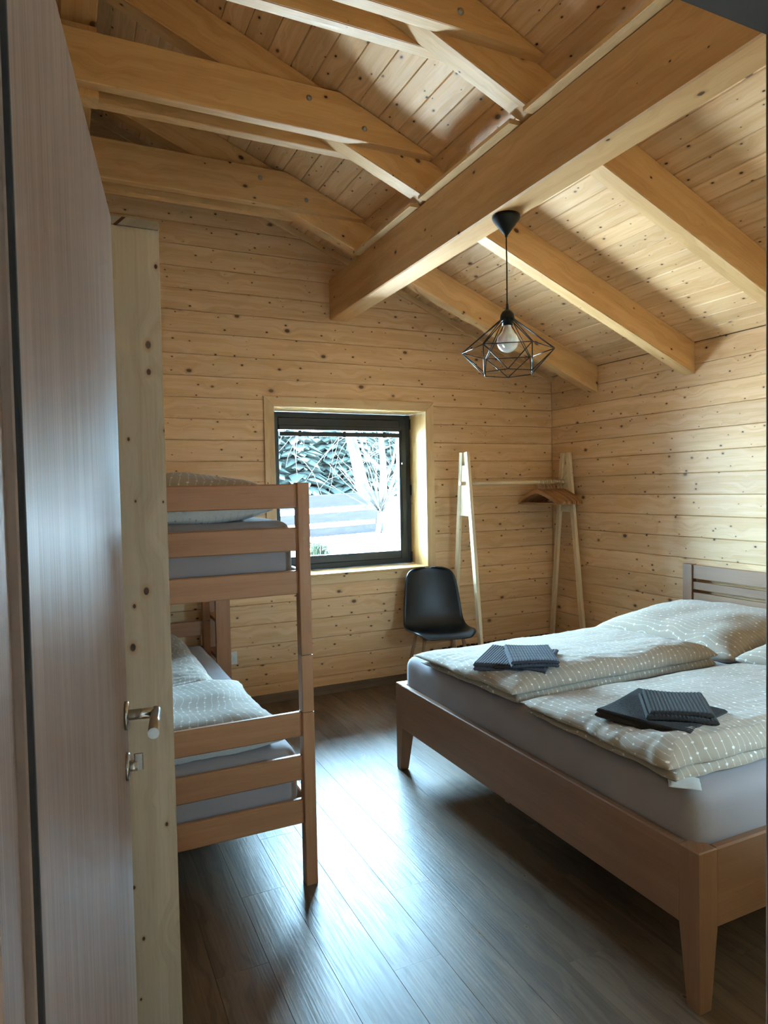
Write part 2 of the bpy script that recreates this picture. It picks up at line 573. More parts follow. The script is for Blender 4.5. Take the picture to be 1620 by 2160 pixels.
# ------------------------------------------------------------------ right wall
wr = link('wall_right', multi_box_mesh('wall_right', [((XR + .022, -.2, -.2), (XR + .3, YB + .3, RZ))], M_trim)); tag(wr, kind='structure')
for i in range(len(ZK) - 1):
    z1, z0 = ZK[i], max(ZK[i + 1], 0.0)
    if z1 > RZ + .01 or z1 <= 0: continue
    L = YB - YF
    link('plank', timber_mesh(L, .022, z1 - z0 - .0014, M_wall, .0035, 'plank'), frame_m((XR + .011, (YB + YF) / 2, (z0 + z1) / 2), (0, 1, 0), (0, 0, 1)), wr)

# ------------------------------------------------------------------ left wall
wl = link('wall_left', multi_box_mesh('wall_left', [((XL - .2, YF - .14, -.2), (XL - .022, YB + .3, zr(XL) - .01))], M_trim)); tag(wl, kind='structure')
for i in range(len(ZK) - 1):
    z1, z0 = ZK[i], max(ZK[i + 1], 0.0)
    if z0 > zr(XL) - .02 or z1 <= 0: continue
    z1 = min(z1, zr(XL))
    link('plank', timber_mesh(YB - YF, .022, z1 - z0 - .0014, M_wall, .0035, 'plank'), frame_m((XL - .011, (YB + YF) / 2, (z0 + z1) / 2), (0, 1, 0), (0, 0, 1)), wl)

# ------------------------------------------------------------------ front wall with doorway and second window
DX0, DX1, DZ1 = -.039, .775, 2.0
W2 = (2.0, 2.36, 1.0, 1.45)
wf = link('wall_front', multi_box_mesh('wall_front', [
    ((XL - .1, YF - .14, -.2), (DX0 - .05, YF, 2.36)), ((DX0 - .05, YF - .14, DZ1 + .05), (DX1 + .05, YF, 2.36)),
    ((DX1 + .05, YF - .14, -.2), (W2[0], YF, 2.36)), ((W2[0], YF - .14, -.2), (W2[1], YF, W2[2])),
    ((W2[0], YF - .14, W2[3]), (W2[1], YF, 2.36)), ((W2[1], YF - .14, -.2), (XR + .3, YF, 2.36))], M_wall)); tag(wf, kind='structure')
prism('gable', [(XL - .1, 2.36), (XR + .02, 2.36), (XRIDGE, ZRIDGE + .02), (XL - .1, zr(XL - .1) + .02)], YF - .14, YF, M_wall, wf)
# hall behind the camera
wh = link('wall_hall', multi_box_mesh('wall_hall', [((-1.15, -1.7, -.2), (-1.0, YF - .14, 2.5)), ((1.7, -1.7, -.2), (1.85, YF - .14, 2.5)),
                                                     ((-1.15, -1.85, -.2), (1.85, -1.65, 2.5)), ((-1.15, -1.85, 2.4), (1.85, YF - .14, 2.5))], M_conc))
tag(wh, kind='structure')

# ------------------------------------------------------------------ ceiling
ce = link('ceiling', None); tag(ce, kind='structure')
prism('roof_core', [(XRIDGE, ZRIDGE + .024), (XR + .5, zr(XR + .5) + .024), (XR + .5, zr(XR + .5) + .25), (XRIDGE, ZRIDGE + .26)], YF - .3, YB + .5, M_felt, ce, SLOPE)
prism('roof_core', [(XRIDGE, ZRIDGE + .024), (XRIDGE, ZRIDGE + .26), (XL - 2.0, zr(XL - 2.0) + .25), (XL - 2.0, zr(XL - 2.0) + .024)], YF - .3, YB + .5, M_felt, ce, (1, 0, RS))
bw = .107
cm = timber_mesh(YB - YF + .02, bw * math.sqrt(1 + RS * RS) - .0012, .020, M_ceil, .0038, 'plank')
x = 2.842 + 9 * bw
while x > XRIDGE - .05:
    xa = x - bw / 2
    if xa < XR + .04:
        o = V((xa, (YB + YF) / 2, zr(xa) if xa >= XRIDGE else ZRIDGE + RS * (XRIDGE - xa))) + SN * .010
        link('plank', cm, frame_m(o, (0, 1, 0), SN), ce)
    x -= bw
SNL = V((-RS, 0, 1)).normalized()
x = XRIDGE
while x > XL - .1:
    xa = x - bw / 2
    link('plank', cm, frame_m(V((xa, (YB + YF) / 2, zr(xa))) + SNL * .010, (0, 1, 0), SNL), ce)
    x -= bw

# gable trims and baseboards
t = prism('trim_1', [(XRIDGE, zr(XRIDGE) - .045), (XR, RZ - .045), (XR, RZ - .001), (XRIDGE, ZRIDGE - .001)], YB - .014, YB, M_trim, None, SLOPE); tag(t, kind='structure')
b = box('baseboard_back', (XL, YB - .014, 0), (XR, YB, .062), M_base, None, 'x', .003); tag(b, kind='structure')
b = box('baseboard_right', (XR - .014, YF, 0), (XR, YB - .014, .062), M_base, None, 'y', .003); tag(b, kind='structure')

# ------------------------------------------------------------------ roof timbers
RAFT = [('at the window wall', 4.005), ('second from the window wall', 3.123), ('third from the window wall', 2.238), ('nearest in front of the door', 1.353)]
RW, RD = .092, .20
for nm, y0 in RAFT:
    o = prism('rafter', [(XRIDGE, ZRIDGE), (XRIDGE, ZRIDGE - RD), (XR, RZ - RD), (XR, RZ)], y0, y0 + RW, M_beam, None, SLOPE, ch=.004)
    tag(o, 'sloping pine rafter under the board ceiling, %s' % nm, 'rafter', 'roof rafters')

PX0, PX1, PZ0, PZ1 = 1.738, 1.876, 2.668, 2.952
o = box('purlin', (PX0, YF, PZ0), (PX1, YB, PZ1), M_glulam, None, 'y', .006)
tag(o, 'thick laminated pine beam crossing under all the rafters, holding the pendant lamp', 'beam')
# ridge beam
o = box('ridge_beam', (XRIDGE - .07, YF, ZRIDGE - .42), (XRIDGE + .07, YB, ZRIDGE - RD), M_glulam, None, 'y', .006)
tag(o, 'pine ridge beam high above the bunk bed at the roof peak', 'beam')
# blocking strips on the purlin, one per bay
ys = [YB] + [y for _, y in RAFT]
for i in range(3):
    a, bb = RAFT[i + 1][1] + RW, RAFT[i][1]
    o = box('trim_%d' % (i + 2), (PX0 - .045, a, PZ1), (PX1, bb, PZ1 + .02), M_trim, None, 'y', .002); tag(o, kind='structure')

# collar ties: a plank on each side of a rafter, bolted
TZ0, TZ1 = 3.157, 3.366
TT = .055
TLAB = ['nearest the window wall', 'second from the window wall', 'at the top edge']
for i in range(3):
    ry = RAFT[i][1]
    xb = XR - (TZ0 - RZ) / RS; xt = XR - (TZ1 - RZ) / RS
    for side in (0, 1):
        y0 = ry - TT if side == 0 else ry + RW
        o = prism('collar_tie', [(XRIDGE - .35, TZ0), (xb - .012, TZ0), (xt - .012, TZ1), (XRIDGE - .35, TZ1)], y0, y0 + TT, M_beam, None, (1, 0, 0), ch=.004)
        tag(o, 'pine tie plank bolted on the %s of a rafter, %s' % (('door side', 'window side')[side], TLAB[i]), 'beam', 'bolted tie planks')
        if side == 0:
            for bx_, bz_ in ((1.092, 3.303), (1.374, 3.218)):
                Mb = frame_m((bx_, y0, bz_), (1, 0, 0), (0, -1, 0))
                link('bolt', lathe_mesh('bolt', [(.0135, 0), (.0135, .002), (.011, .003), (.0105, .0065), (.007, .009), (.002, .0095)], M_zinc, 14), Mb, o)
    o = box('king_post', (XRIDGE - .07, ry + .001, TZ0 - .03), (XRIDGE + .07, ry + RW - .001, ZRIDGE - .42), M_beam, None, 'z', .004)
    tag(o, 'short upright pine post under the roof ridge, tie planks %s' % TLAB[i], 'post', 'ridge posts')

# ------------------------------------------------------------------ window (back wall)
wn = link('window_1', None); tag(wn, kind='structure')
# casing boards on the wall, mitred
def casing(name, pts):
    prism(name, pts, YB - .016, YB, M_trim, wn, (1, 0, 0) if abs(pts[1][0] - pts[0][0]) > .5 else (0, 0, 1), ch=.0025)


OX0, OX1, OZ0, OZ1 = 1.238, 2.560, 0.794, 2.114
casing('casing_board', [(OX0, OZ1), (OX1, OZ1), (WX1, WZ1), (WX0, WZ1)])
casing('casing_board', [(OX0, OZ0), (OX1, OZ0), (WX1, WZ0), (WX0, WZ0)])
casing('casing_board', [(OX0, OZ0), (OX0, OZ1), (WX0, WZ1), (WX0, WZ0)])
casing('casing_board', [(OX1, OZ0), (OX1, OZ1), (WX1, WZ1), (WX1, WZ0)])
YG = YB + .25
# reveal linings
box('reveal_board', (WX0 - .0195, YB - .010, WZ0 - .01), (WX0, YB + .31, WZ1 + .01), M_reveal, wn, 'z')
box('reveal_board', (WX1, YB - .010, WZ0 - .01), (WX1 + .0195, YB + .31, WZ1 + .01), M_reveal, wn, 'z')
box('reveal_board', (WX0 + .0005, YB - .010, WZ1), (WX1 - .0005, YB + .31, WZ1 + .0195), M_reveal, wn, 'x')
box('window_sill', (WX0 + .0005, YB - .022, WZ0 - .018), (WX1 - .0005, YB + .25, WZ0), M_reveal, wn, 'x', .003)
box('outer_sill', (WX0, YB + .2505, WZ0 - .03), (WX1, YB + .36, WZ0), M_frame, wn, 'x', .002)
# fixed frame
fx0, fx1, fz0, fz1 = WX0, WX1, WZ0 + .004, WZ1 - .004
FW = .052
fr = link('window_frame', None, None, wn)
for nme, lo, hi in (('frame_bar', (fx0, YG, fz0), (fx0 + FW, YG + .07, fz1)), ('frame_bar', (fx1 - FW, YG, fz0), (fx1, YG + .07, fz1)),
                    ('frame_bar', (fx0 + FW, YG, fz1 - FW), (fx1 - FW, YG + .07, fz1)), ('frame_bar', (fx0 + FW, YG, fz0), (fx1 - FW, YG + .07, fz0 + FW))):
    box(nme, lo, hi, M_frame, fr, 'x' if hi[0] - lo[0] > .5 else 'z', .004)
sash = link('sash', None, None, wn)
sx0, sx1, sz0, sz1 = fx0 + .04, fx1 - .04, fz0 + .04, fz1 - .04
SW = .062
for lo, hi in (((sx0, YG - .014, sz0), (sx0 + SW, YG + .05, sz1)), ((sx1 - SW, YG - .014, sz0), (sx1, YG + .05, sz1)),
               ((sx0 + SW, YG - .014, sz1 - SW), (sx1 - SW, YG + .05, sz1)), ((sx0 + SW, YG - .014, sz0), (sx1 - SW, YG + .05, sz0 + SW))):
    box('sash_bar', lo, hi, M_frame, sash, 'x' if hi[0] - lo[0] > .5 else 'z', .006)
box('glass_pane', (sx0 + SW - .005, YG + .022, sz0 + SW - .005), (sx1 - SW + .005, YG + .026, sz1 - SW + .005), M_glass, sash, 'x', .0005)
for hz in (1.97, .92, 1.45):
    tube('hinge', [(WX1 - .006, YG - .012, hz - .04), (WX1 - .006, YG - .012, hz + .04)], .007, M_frame, sash)
# blind pulled up against the glass
gx0, gx1, gzt = sx0 + SW, sx1 - SW, sz1 - SW
bl = link('blind', None, None, wn)
box('head_rail', (gx0, YG - .030, gzt - .030), (gx1, YG - .008, gzt + .004), M_frame, bl, 'x', .003)
box('bottom_rail', (gx0 + .004, YG - .028, gzt - .076), (gx1 - .004, YG - .010, gzt - .043), M_frame, bl, 'x', .005)
for fx in (.16, .52, .86):
    xx = gx0 + (gx1 - gx0) * fx
    box('clip', (xx - .012, YG - .031, gzt - .080), (xx + .012, YG - .007, gzt - .036), M_frame, bl, 'z', .003)
cx_ = gx1 + .016
tube('cord', [(cx_, YG - .022, gzt - .02), (cx_, YG - .024, 1.6), (cx_ + .003, YG - .022, 1.3), (cx_ + .006, YG - .024, 1.19), (cx_ + .003, YG - .022, 1.08), (cx_ - .003, YG - .024, 1.19)], .0022, M_black, bl, 6)
link('cord_bead', lathe_mesh('cord_bead', [(.002, -.008), (.006, -.004), (.006, .004), (.002, .008)], M_white, 10), Matrix.Translation((cx_, YG - .026, 1.66)), bl)

# second window, in the front wall beside the doorway (out of view)
w2 = link('window_2', None); tag(w2, kind='structure')
for lo, hi in (((W2[0], YF - .11, W2[2]), (W2[0] + .07, YF - .05, W2[3])), ((W2[1] - .07, YF - .11, W2[2]), (W2[1], YF - .05, W2[3])),
               ((W2[0] + .07, YF - .11, W2[2]), (W2[1] - .07, YF - .05, W2[2] + .07)), ((W2[0] + .07, YF - .11, W2[3] - .07), (W2[1] - .07, YF - .05, W2[3]))):
    box('frame_bar', lo, hi, M_frame, w2, 'x' if hi[0] - lo[0] > .5 else 'z', .004)
box('glass_pane', (W2[0] + .065, YF - .082, W2[2] + .065), (W2[1] - .065, YF - .078, W2[3] - .065), M_glass, w2, 'x', .0005)

# ------------------------------------------------------------------ door and frame
HX, HY = -.031, .553
FXY = V((.095, 1.404, 0))
dd = (FXY - V((HX, HY, 0))); DL = dd.length; dd.normalize(); dn = V((dd.y, -dd.x, 0))   # dn points into the room (+x)
do = link('door_1', None, frame_m((HX, HY, 0), dd, (0, 0, 1))); tag(do, kind='structure')
mid = V((HX, HY, 0)) + dd * (DL / 2) - dn * .02
link('leaf', timber_mesh(1.985, .04, DL, M_door, .002, 'leaf'), frame_m(mid + V((0, 0, .008 + 1.985 / 2)), (0, 0, 1), dd), do)


def dpt(s, out, z):
    return V((HX, HY, 0)) + dd * s + dn * out + V((0, 0, z))


def disc(name, s, z, r, th, mat, par):
    Mb = frame_m(dpt(s, 0.0, z), dd, dn)
    return link(name, lathe_mesh(name, [(r, 0), (r, th * .6), (r * .93, th), (.001, th)], mat, 32), Mb, par)


S0 = DL - .058
ro = disc('handle_rose', S0, 1.052, .027, .007, M_steel, do)
tube('handle_neck', [dpt(S0, .005, 1.052), dpt(S0, .055, 1.052)], .0098, M_steel, ro, 20)
tube('handle_lever', [dpt(S0 + .009, .055, 1.052), dpt(S0 - .118, .055, 1.052)], .0098, M_steel, ro, 20)
lr = disc('lock_rose', S0, .955, .026, .006, M_steel, do)
tube('thumb_turn', [dpt(S0, .004, .955), dpt(S0, .02, .955)], .010, M_steel, lr, 18)
link('turn_grip', timber_mesh(.030, .006, .016, M_steel, .002, 'turn_grip'), frame_m(dpt(S0, .022, .962), (0, 0, 1), dn), lr)
# hinges and a dark strip standing in for shade in the hinge gap
df = link('trim_5', None); tag(df, kind='structure')
box('jamb', (DX0 - .05, YF - .145, 0), (DX0, YF + .004, DZ1 + .05), M_door, df, 'z', .003)
box('jamb', (DX1, YF - .145, 0), (DX1 + .05, YF + .004, DZ1 + .05), M_darkhead, df, 'z', .003)
box('head_jamb', (DX0, YF - .145, DZ1), (DX1, YF + .004, DZ1 + .05), M_darkhead, df, 'x', .003)
box('casing', (DX0 - .11, YF, 0), (DX0 - .012, YF + .012, DZ1 + .10), M_door, df, 'z', .003)
box('casing', (DX1 + .012, YF, 0), (DX1 + .11, YF + .012, DZ1 + .10), M_darkhead, df, 'z', .003)
box('head_casing', (DX0 - .012, YF, DZ1 + .012), (DX1 + .012, YF + .012, DZ1 + .10), M_darkhead, df, 'x', .003)
box('gap_shade_strip', (DX0 - .004, YF + .0045, 0), (HX + .004, YF + .02, DZ1), M_gapshade, df, 'z', .001)

# ------------------------------------------------------------------ tall pine cabinet beside the door
CX0, CX1, CY0, CY1, CZ = XL + .012, .226, 1.75, 2.325, 2.128
wa = empty('wardrobe', (CX0, CY0, 0), 0, 'tall knotty pine wardrobe standing between the open door and the bunk bed', 'wardrobe')
box('side_panel', (CX0, CY0, 0), (CX1, CY0 + .027, CZ - .02), M_ward, wa, 'z', .002)
box('side_panel', (CX0, CY1 - .027, 0), (CX1, CY1, CZ - .02), M_ward, wa, 'z', .002)
box('top_panel', (CX0, CY0 - .006, CZ - .02), (CX1 + .001, CY1, CZ), M_endgrain, wa, 'y', .002)
box('back_panel', (CX0, CY0 + .027, .02), (CX0 + .012, CY1 - .027, CZ - .02), M_ward, wa, 'z', .001)
box('plinth', (CX1 - .05, CY0 + .027, 0), (CX1 - .03, CY1 - .027, .08), M_ward, wa, 'y', .001)
for a, bb in ((CY0 + .029, (CY0 + CY1) / 2 - .001), ((CY0 + CY1) / 2 + .001, CY1 - .029)):
    d_ = box('door', (CX1 - .022, a, .082), (CX1 - .001, bb, CZ - .022), M_ward, wa, 'z', .002)
    yk = bb - .03 if a < CY0 + .1 else a + .03
    link('knob', lathe_mesh('knob', [(.006, 0), (.006, .01), (.014, .018), (.013, .026), (.003, .029)], M_rackwood, 14), frame_m((CX1 - .001, yk, 1.05), (0, 1, 0), (1, 0, 0)), d_)

# ------------------------------------------------------------------ double bed
bed = empty('double_bed', (1.53, 1.283, 0), 0, 'wide brown beech double bed frame with slatted headboard at the right wall', 'bed')
BX0, BX1, BY0, BY1, BT = 1.529, 3.665, 1.283, 3.160, .455


def bed_leg(x0, x1, y0, y1, sx, sy, h=BT):
    """leg tapering on its inner faces below the rail; sx, sy = side (+1/-1) of the outer corner"""
    tp = .026
    rings = []
    for z, k in ((0, 1), (.004, .98), (.225, 0), (h - .004, 0), (h, -.0)):
        a0, a1, c0, c1 = x0, x1, y0, y1
        if sx < 0: a1 -= tp * k
        else: a0 += tp * k
        if sy < 0: c1 -= tp * k
        else: c0 += tp * k
        e = .003 if z in (0, h) else 0
        rings.append([(a0 + e, c0 + e, z), (a1 - e, c0 + e, z), (a1 - e, c1 - e, z), (a0 + e, c1 - e, z)])
    Mx = frame_m(((x0 + x1) / 2, (y0 + y1) / 2, h / 2), (0, 0, 1), (1, 0, 0)); Mi = Mx.inverted()
    vs = [tuple(Mi @ V(p)) for r in rings for p in r]; fs = []
    for k in range(len(rings) - 1):
        for i in range(4):
            fs.append((k * 4 + i, k * 4 + (i + 1) % 4, (k + 1) * 4 + (i + 1) % 4, (k + 1) * 4 + i))
    fs.append((3, 2, 1, 0)); n = len(rings) * 4; fs.append((n - 4, n - 3, n - 2, n - 1))
    me = mesh('leg', vs, fs, M_bed); fix_normals(me)
    return link('leg', me, Mx, bed)


LXW, LYW = .070, .068
bed_leg(BX0, BX0 + LXW, BY0, BY0 + LYW, -1, -1)
bed_leg(BX0, BX0 + LXW, BY1 - LYW, BY1, -1, 1)
box('foot_rail', (BX0, BY0 + LYW + .001, .228), (BX0 + .028, BY1 - LYW - .001, BT), M_bed, bed, 'y', .004)
box('side_rail', (BX0 + LXW + .001, BY0, .228), (BX1 - .05, BY0 + .028, BT), M_bed, bed, 'x', .005)
box('side_rail', (BX0 + LXW + .001, BY1 - .028, .228), (BX1 - .05, BY1, BT), M_bed, bed, 'x', .005)
box('mid_rail', (BX0 + .03, 2.205, .20), (BX1 - .05, 2.235, .28), M_bed, bed, 'x', .002)
for i in range(14):
    xx = BX0 + .10 + i * .142
    box('bed_slat', (xx, BY0 + .03, .284), (xx + .07, BY1 - .03, .302), M_rackwood, bed, 'y', .002)
hb = link('headboard', None, Matrix.Translation((BX1, BY0, 0)), bed)
HT = .940
box('post', (BX1 - .045, BY1 - .072, 0), (BX1, BY1, HT), M_bed, hb, 'z', .003)
box('post', (BX1 - .045, BY0, 0), (BX1, BY0 + .072, HT), M_bed, hb, 'z', .003)
z = HT - .002
for h_, g_ in ((.088, .019), (.050, .019), (.050, .019), (.050, .019), (.050, .019), (.05, .02), (.05, .02)):
    box('slat', (BX1 - .036, BY0 + .073, z - h_), (BX1 - .014, BY1 - .073, z), M_bed, hb, 'y', .002)
    z -= h_ + g_


def soft_box(name, lo, hi, mat, r=.05, nseg=(44, 40, 10), amp=.004, freq=3.0, seed=0.0, crown=.0, parent=None, uvs=1.0, tuck=0.0, M=None):
    """rounded upholstered block built from six grids, with small creases"""
    lo, hi = V(lo), V(hi); c = (lo + hi) / 2; h = (hi - lo) / 2
    vmap = {}; vs = []; fs = []; uv = []

    def vert(i, j, k, N):
        key = (i, j, k)
        if key in vmap: return vmap[key]
        p = V(((i / N[0] * 2 - 1), (j / N[1] * 2 - 1), (k / N[2] * 2 - 1)))
        # denser sampling near the edges
        q = V([math.copysign(abs(a) ** .75, a) for a in p])
        w = V((q.x * h.x, q.y * h.y, q.z * h.z))
        inner = V([max(-(h[a] - r), min(h[a] - r, w[a])) for a in range(3)])
        d = w - inner
        if d.length > 1e-6: w = inner + d.normalized() * min(r, d.length if min(abs(abs(w[a]) - h[a]) for a in range(3)) > 1e-6 else r)
        nz = mnoise.noise(V((w.x * freq + seed, w.y * freq - seed, w.z * freq))) * amp
        nz += mnoise.noise(V((w.x * freq * 3.1 + seed, w.y * freq * 3.3, w.z * freq * 3 + seed))) * amp * .45
        n = d.normalized() if d.length > 1e-6 else V((0, 0, 1))
        w = w + n * nz
        if q.z > .3: w.z += crown * (1 - q.x ** 4) * (1 - q.y ** 4)
        if tuck > 0 and k < N[2] / 2:
            pass
        vmap[key] = len(vs); vs.append(tuple(w)); uv.append(((c.x + w.x + abs(w.z) * .3) * uvs, (c.y + w.y + w.z * .7) * uvs))
        return vmap[key]
    N = nseg
    for k in (0, N[2]):
        for i in range(N[0]):
            for j in range(N[1]):
                f = [vert(i, j, k, N), vert(i + 1, j, k, N), vert(i + 1, j + 1, k, N), vert(i, j + 1, k, N)]
                fs.append(tuple(f if k else reversed(f)))
    for i in (0, N[0]):
        for j in range(N[1]):
            for k in range(N[2]):
                f = [vert(i, j, k, N), vert(i, j + 1, k, N), vert(i, j + 1, k + 1, N), vert(i, j, k + 1, N)]
                fs.append(tuple(f if i else reversed(f)))
    for j in (0, N[1]):
        for i in range(N[0]):
            for k in range(N[2]):
                f = [vert(i, j, k, N), vert(i, j, k + 1, N), vert(i + 1, j, k + 1, N), vert(i + 1, j, k, N)]
                fs.append(tuple(f if j else reversed(f)))
    me = mesh(name, vs, fs, mat, True, uv); fix_normals(me)
    return link(name, me, (M or Matrix.Identity(4)) @ Matrix.Translation(c) if M is None else M, parent)


mt = soft_box('mattress', (1.560, 1.312, .305), (3.61, 3.130, .603), M_sheet, .055, (50, 46, 12), .004, 4.0, 2.0)
tag(mt, 'wide double-bed mattress covered in a plain grey fitted sheet', 'mattress')


def cloth_slab(name, lx, ly, h, mat, M, parent=None, n=(64, 48), seed=0.0, wr=.010, edge=.055, sag=.0, exp=.5, slope=0.0):
    """quilt-like padded slab: domed top, rounded edges, wandering outline, wrinkles radiating from the rim"""
    vs, fs, uv = [], [], []
    nx, ny = n
    def outline(u, v):
        x = u * lx / 2; y = v * ly / 2; oj = min(1, lx)
        x += oj * (mnoise.noise(V((v * 2.3 + seed, 1.7, seed))) * .018 + mnoise.noise(V((v * 7 + seed, 3.7, seed))) * .006) * (u * u * u)
        y += oj * (mnoise.noise(V((u * 2.9 + seed, 8.1, seed))) * .018 + mnoise.noise(V((u * 9 + seed, 5.1, seed))) * .006) * (v * v * v)
        return x, y
    def prof(u, v):
        du = (1 - abs(u)) * lx / 2; dv = (1 - abs(v)) * ly / 2
        a = min(1, du / edge); b_ = min(1, dv / edge)
        f = lambda s: (1 - (1 - s) ** 2) ** exp
        return f(a) * f(b_)
    top = {}
    for s in (1, 0):
        for i in range(nx + 1):
            for j in range(ny + 1):
                u = -1 + 2 * i / nx; v = -1 + 2 * j / ny
                u = math.copysign(1 - (1 - abs(u)) ** 1.35, u); v = math.copysign(1 - (1 - abs(v)) ** 1.35, v)
                rim = i in (0, nx) or j in (0, ny)
                if s == 0 and rim: continue
                x, y = outline(u, v); p = prof(u, v)
                if s:
                    w = mnoise.noise(V((x * 4 + seed, y * 4, seed))) * wr * 1.3
                    rg = mnoise.noise(V((x * 9 + seed * 2, y * 22, 2.0 + seed)))
                    w += -abs(rg) * wr * .9 * (.35 + .65 * max(abs(u), abs(v)) ** 2)
                    w += mnoise.noise(V((x * 30 + seed, y * 13, 4.0))) * wr * .35 * max(abs(u), abs(v)) ** 3
                    z = h * .28 + (h * .72 + w) * p - sag * (abs(u) ** 3)
                else:
                    z = h * .28 * (1 - p)
                z *= 1 - slope * ((v + 1) / 2) ** 1.3
                top[(s, i, j)] = len(vs)
                if rim: top[(0, i, j)] = len(vs)
                vs.append((x, y, z)); uv.append((x + (z if abs(u) > abs(v) else 0) * .8 + seed, y + (z if abs(v) >= abs(u) else 0) * .8 + s * 3.3))
    for s in (1, 0):
        for i in range(nx):
            for j in range(ny):
                f = [top[(s, i, j)], top[(s, i + 1, j)], top[(s, i + 1, j + 1)], top[(s, i, j + 1)]]
                fs.append(tuple(f if s else reversed(f)))
    me = mesh(name, vs, fs, mat, True, uv)
    return link(name, me, M, parent)


def TR(x, y, z, rz=0.0, rx=0.0, ry=0.0):
    return Matrix.Translation((x, y, z)) @ Matrix.Rotation(rz, 4, 'Z') @ Matrix.Rotation(ry, 4, 'Y') @ Matrix.Rotation(rx, 4, 'X')


def duvet(x0, x1, y0, y1, zb, th, rz, seed, label):
    cx, cy_ = (x0 + x1) / 2, (y0 + y1) / 2
    o = empty('duvet', (cx, cy_, zb), rz, label, 'duvet', 'folded duvets on the double bed')
    cloth_slab('lower_fold', (x1 - x0) - .03, (y1 - y0) - .02, th * .46, M_print, TR(cx + .012, cy_, zb - .001, rz), o, (60, 48), seed + 3, .008, .05, slope=.6)
    cloth_slab('upper_fold', (x1 - x0), (y1 - y0), th * .74, M_print, TR(cx, cy_, zb + th * .26, rz), o, (110, 84), seed, .016, .10, slope=.62)
    # fold corner peeking out at the foot end
    return o


ZM = .604
duvet(1.535, 2.72, 2.165, 2.945, ZM, .118, 0.02, 1.3, 'taupe printed duvet folded on the window side of the double bed')
dv2 = duvet(1.525, 2.72, 1.355, 2.085, ZM, .118, -0.02, 7.9, 'taupe printed duvet folded on the door side of the double bed')
cloth_slab('corner_flap', .085, .085, .012, M_flap, TR(1.575, 1.372, ZM + .002, .78), dv2, (14, 12), 3.3, .004, .02)


def pillow(name, lx, ly, h, M, seed, label, mat=None, group=None):
    pe = .34 if group == 'bunk' else .62
    vs, fs, uv = [], [], []
    n = 36
    idx = {}
    for s in (1, -1):
        for i in range(n + 1):
            for j in range(n + 1):
                u = -1 + 2 * i / n; v = -1 + 2 * j / n
                rim = i in (0, n) or j in (0, n)
                if s < 0 and rim: continue
                pin = .075
                x = u * lx / 2 * (1 - pin * (1 - v * v) * u * u); y = v * ly / 2 * (1 - pin * (1 - u * u) * v * v)
                t_ = max(0, (1 - u ** 4)) ** pe * max(0, (1 - v ** 4)) ** pe
                w = mnoise.noise(V((x * 5 + seed, y * 5, s + seed))) * .018 * t_
                w -= abs(mnoise.noise(V((x * 11, y * 17 + seed, s * 2.0)))) * .012 * max(abs(u), abs(v)) ** 2 * t_ ** .3
                z = s * h / 2 * t_ + w
                idx[(s, i, j)] = len(vs)
                if rim: idx[(-s, i, j)] = len(vs)
                vs.append((x, y, z)); uv.append((x + seed, y + (0 if s > 0 else 5)))
    for s in (1, -1):
        for i in range(n):
            for j in range(n):
                f = [idx[(s, i, j)], idx[(s, i + 1, j)], idx[(s, i + 1, j + 1)], idx[(s, i, j + 1)]]
                fs.append(tuple(f if s > 0 else reversed(f)))
    me = mesh(name, vs, fs, mat or M_print, True, uv)
    me.materials.append(M_print_w)
    if group == 'bunk':
        mi = [1 if k >= n * n else 0 for k in range(2 * n * n)]
        me.polygons.foreach_set('material_index', mi)
    o = link(name, me, M)
    return tag(o, label, 'pillow', 'bed pillows')


pillow('pillow', .76, .90, .21, TR(3.14, 2.60, .668, .03, 0, math.radians(-5)), 2.2, 'plump printed pillow at the head of the double bed, window side')
pillow('pillow', .76, .90, .21, TR(3.15, 1.71, .668, -.03, 0, math.radians(-5)), 6.2, 'printed pillow at the head of the double bed, door side, cut by the frame')


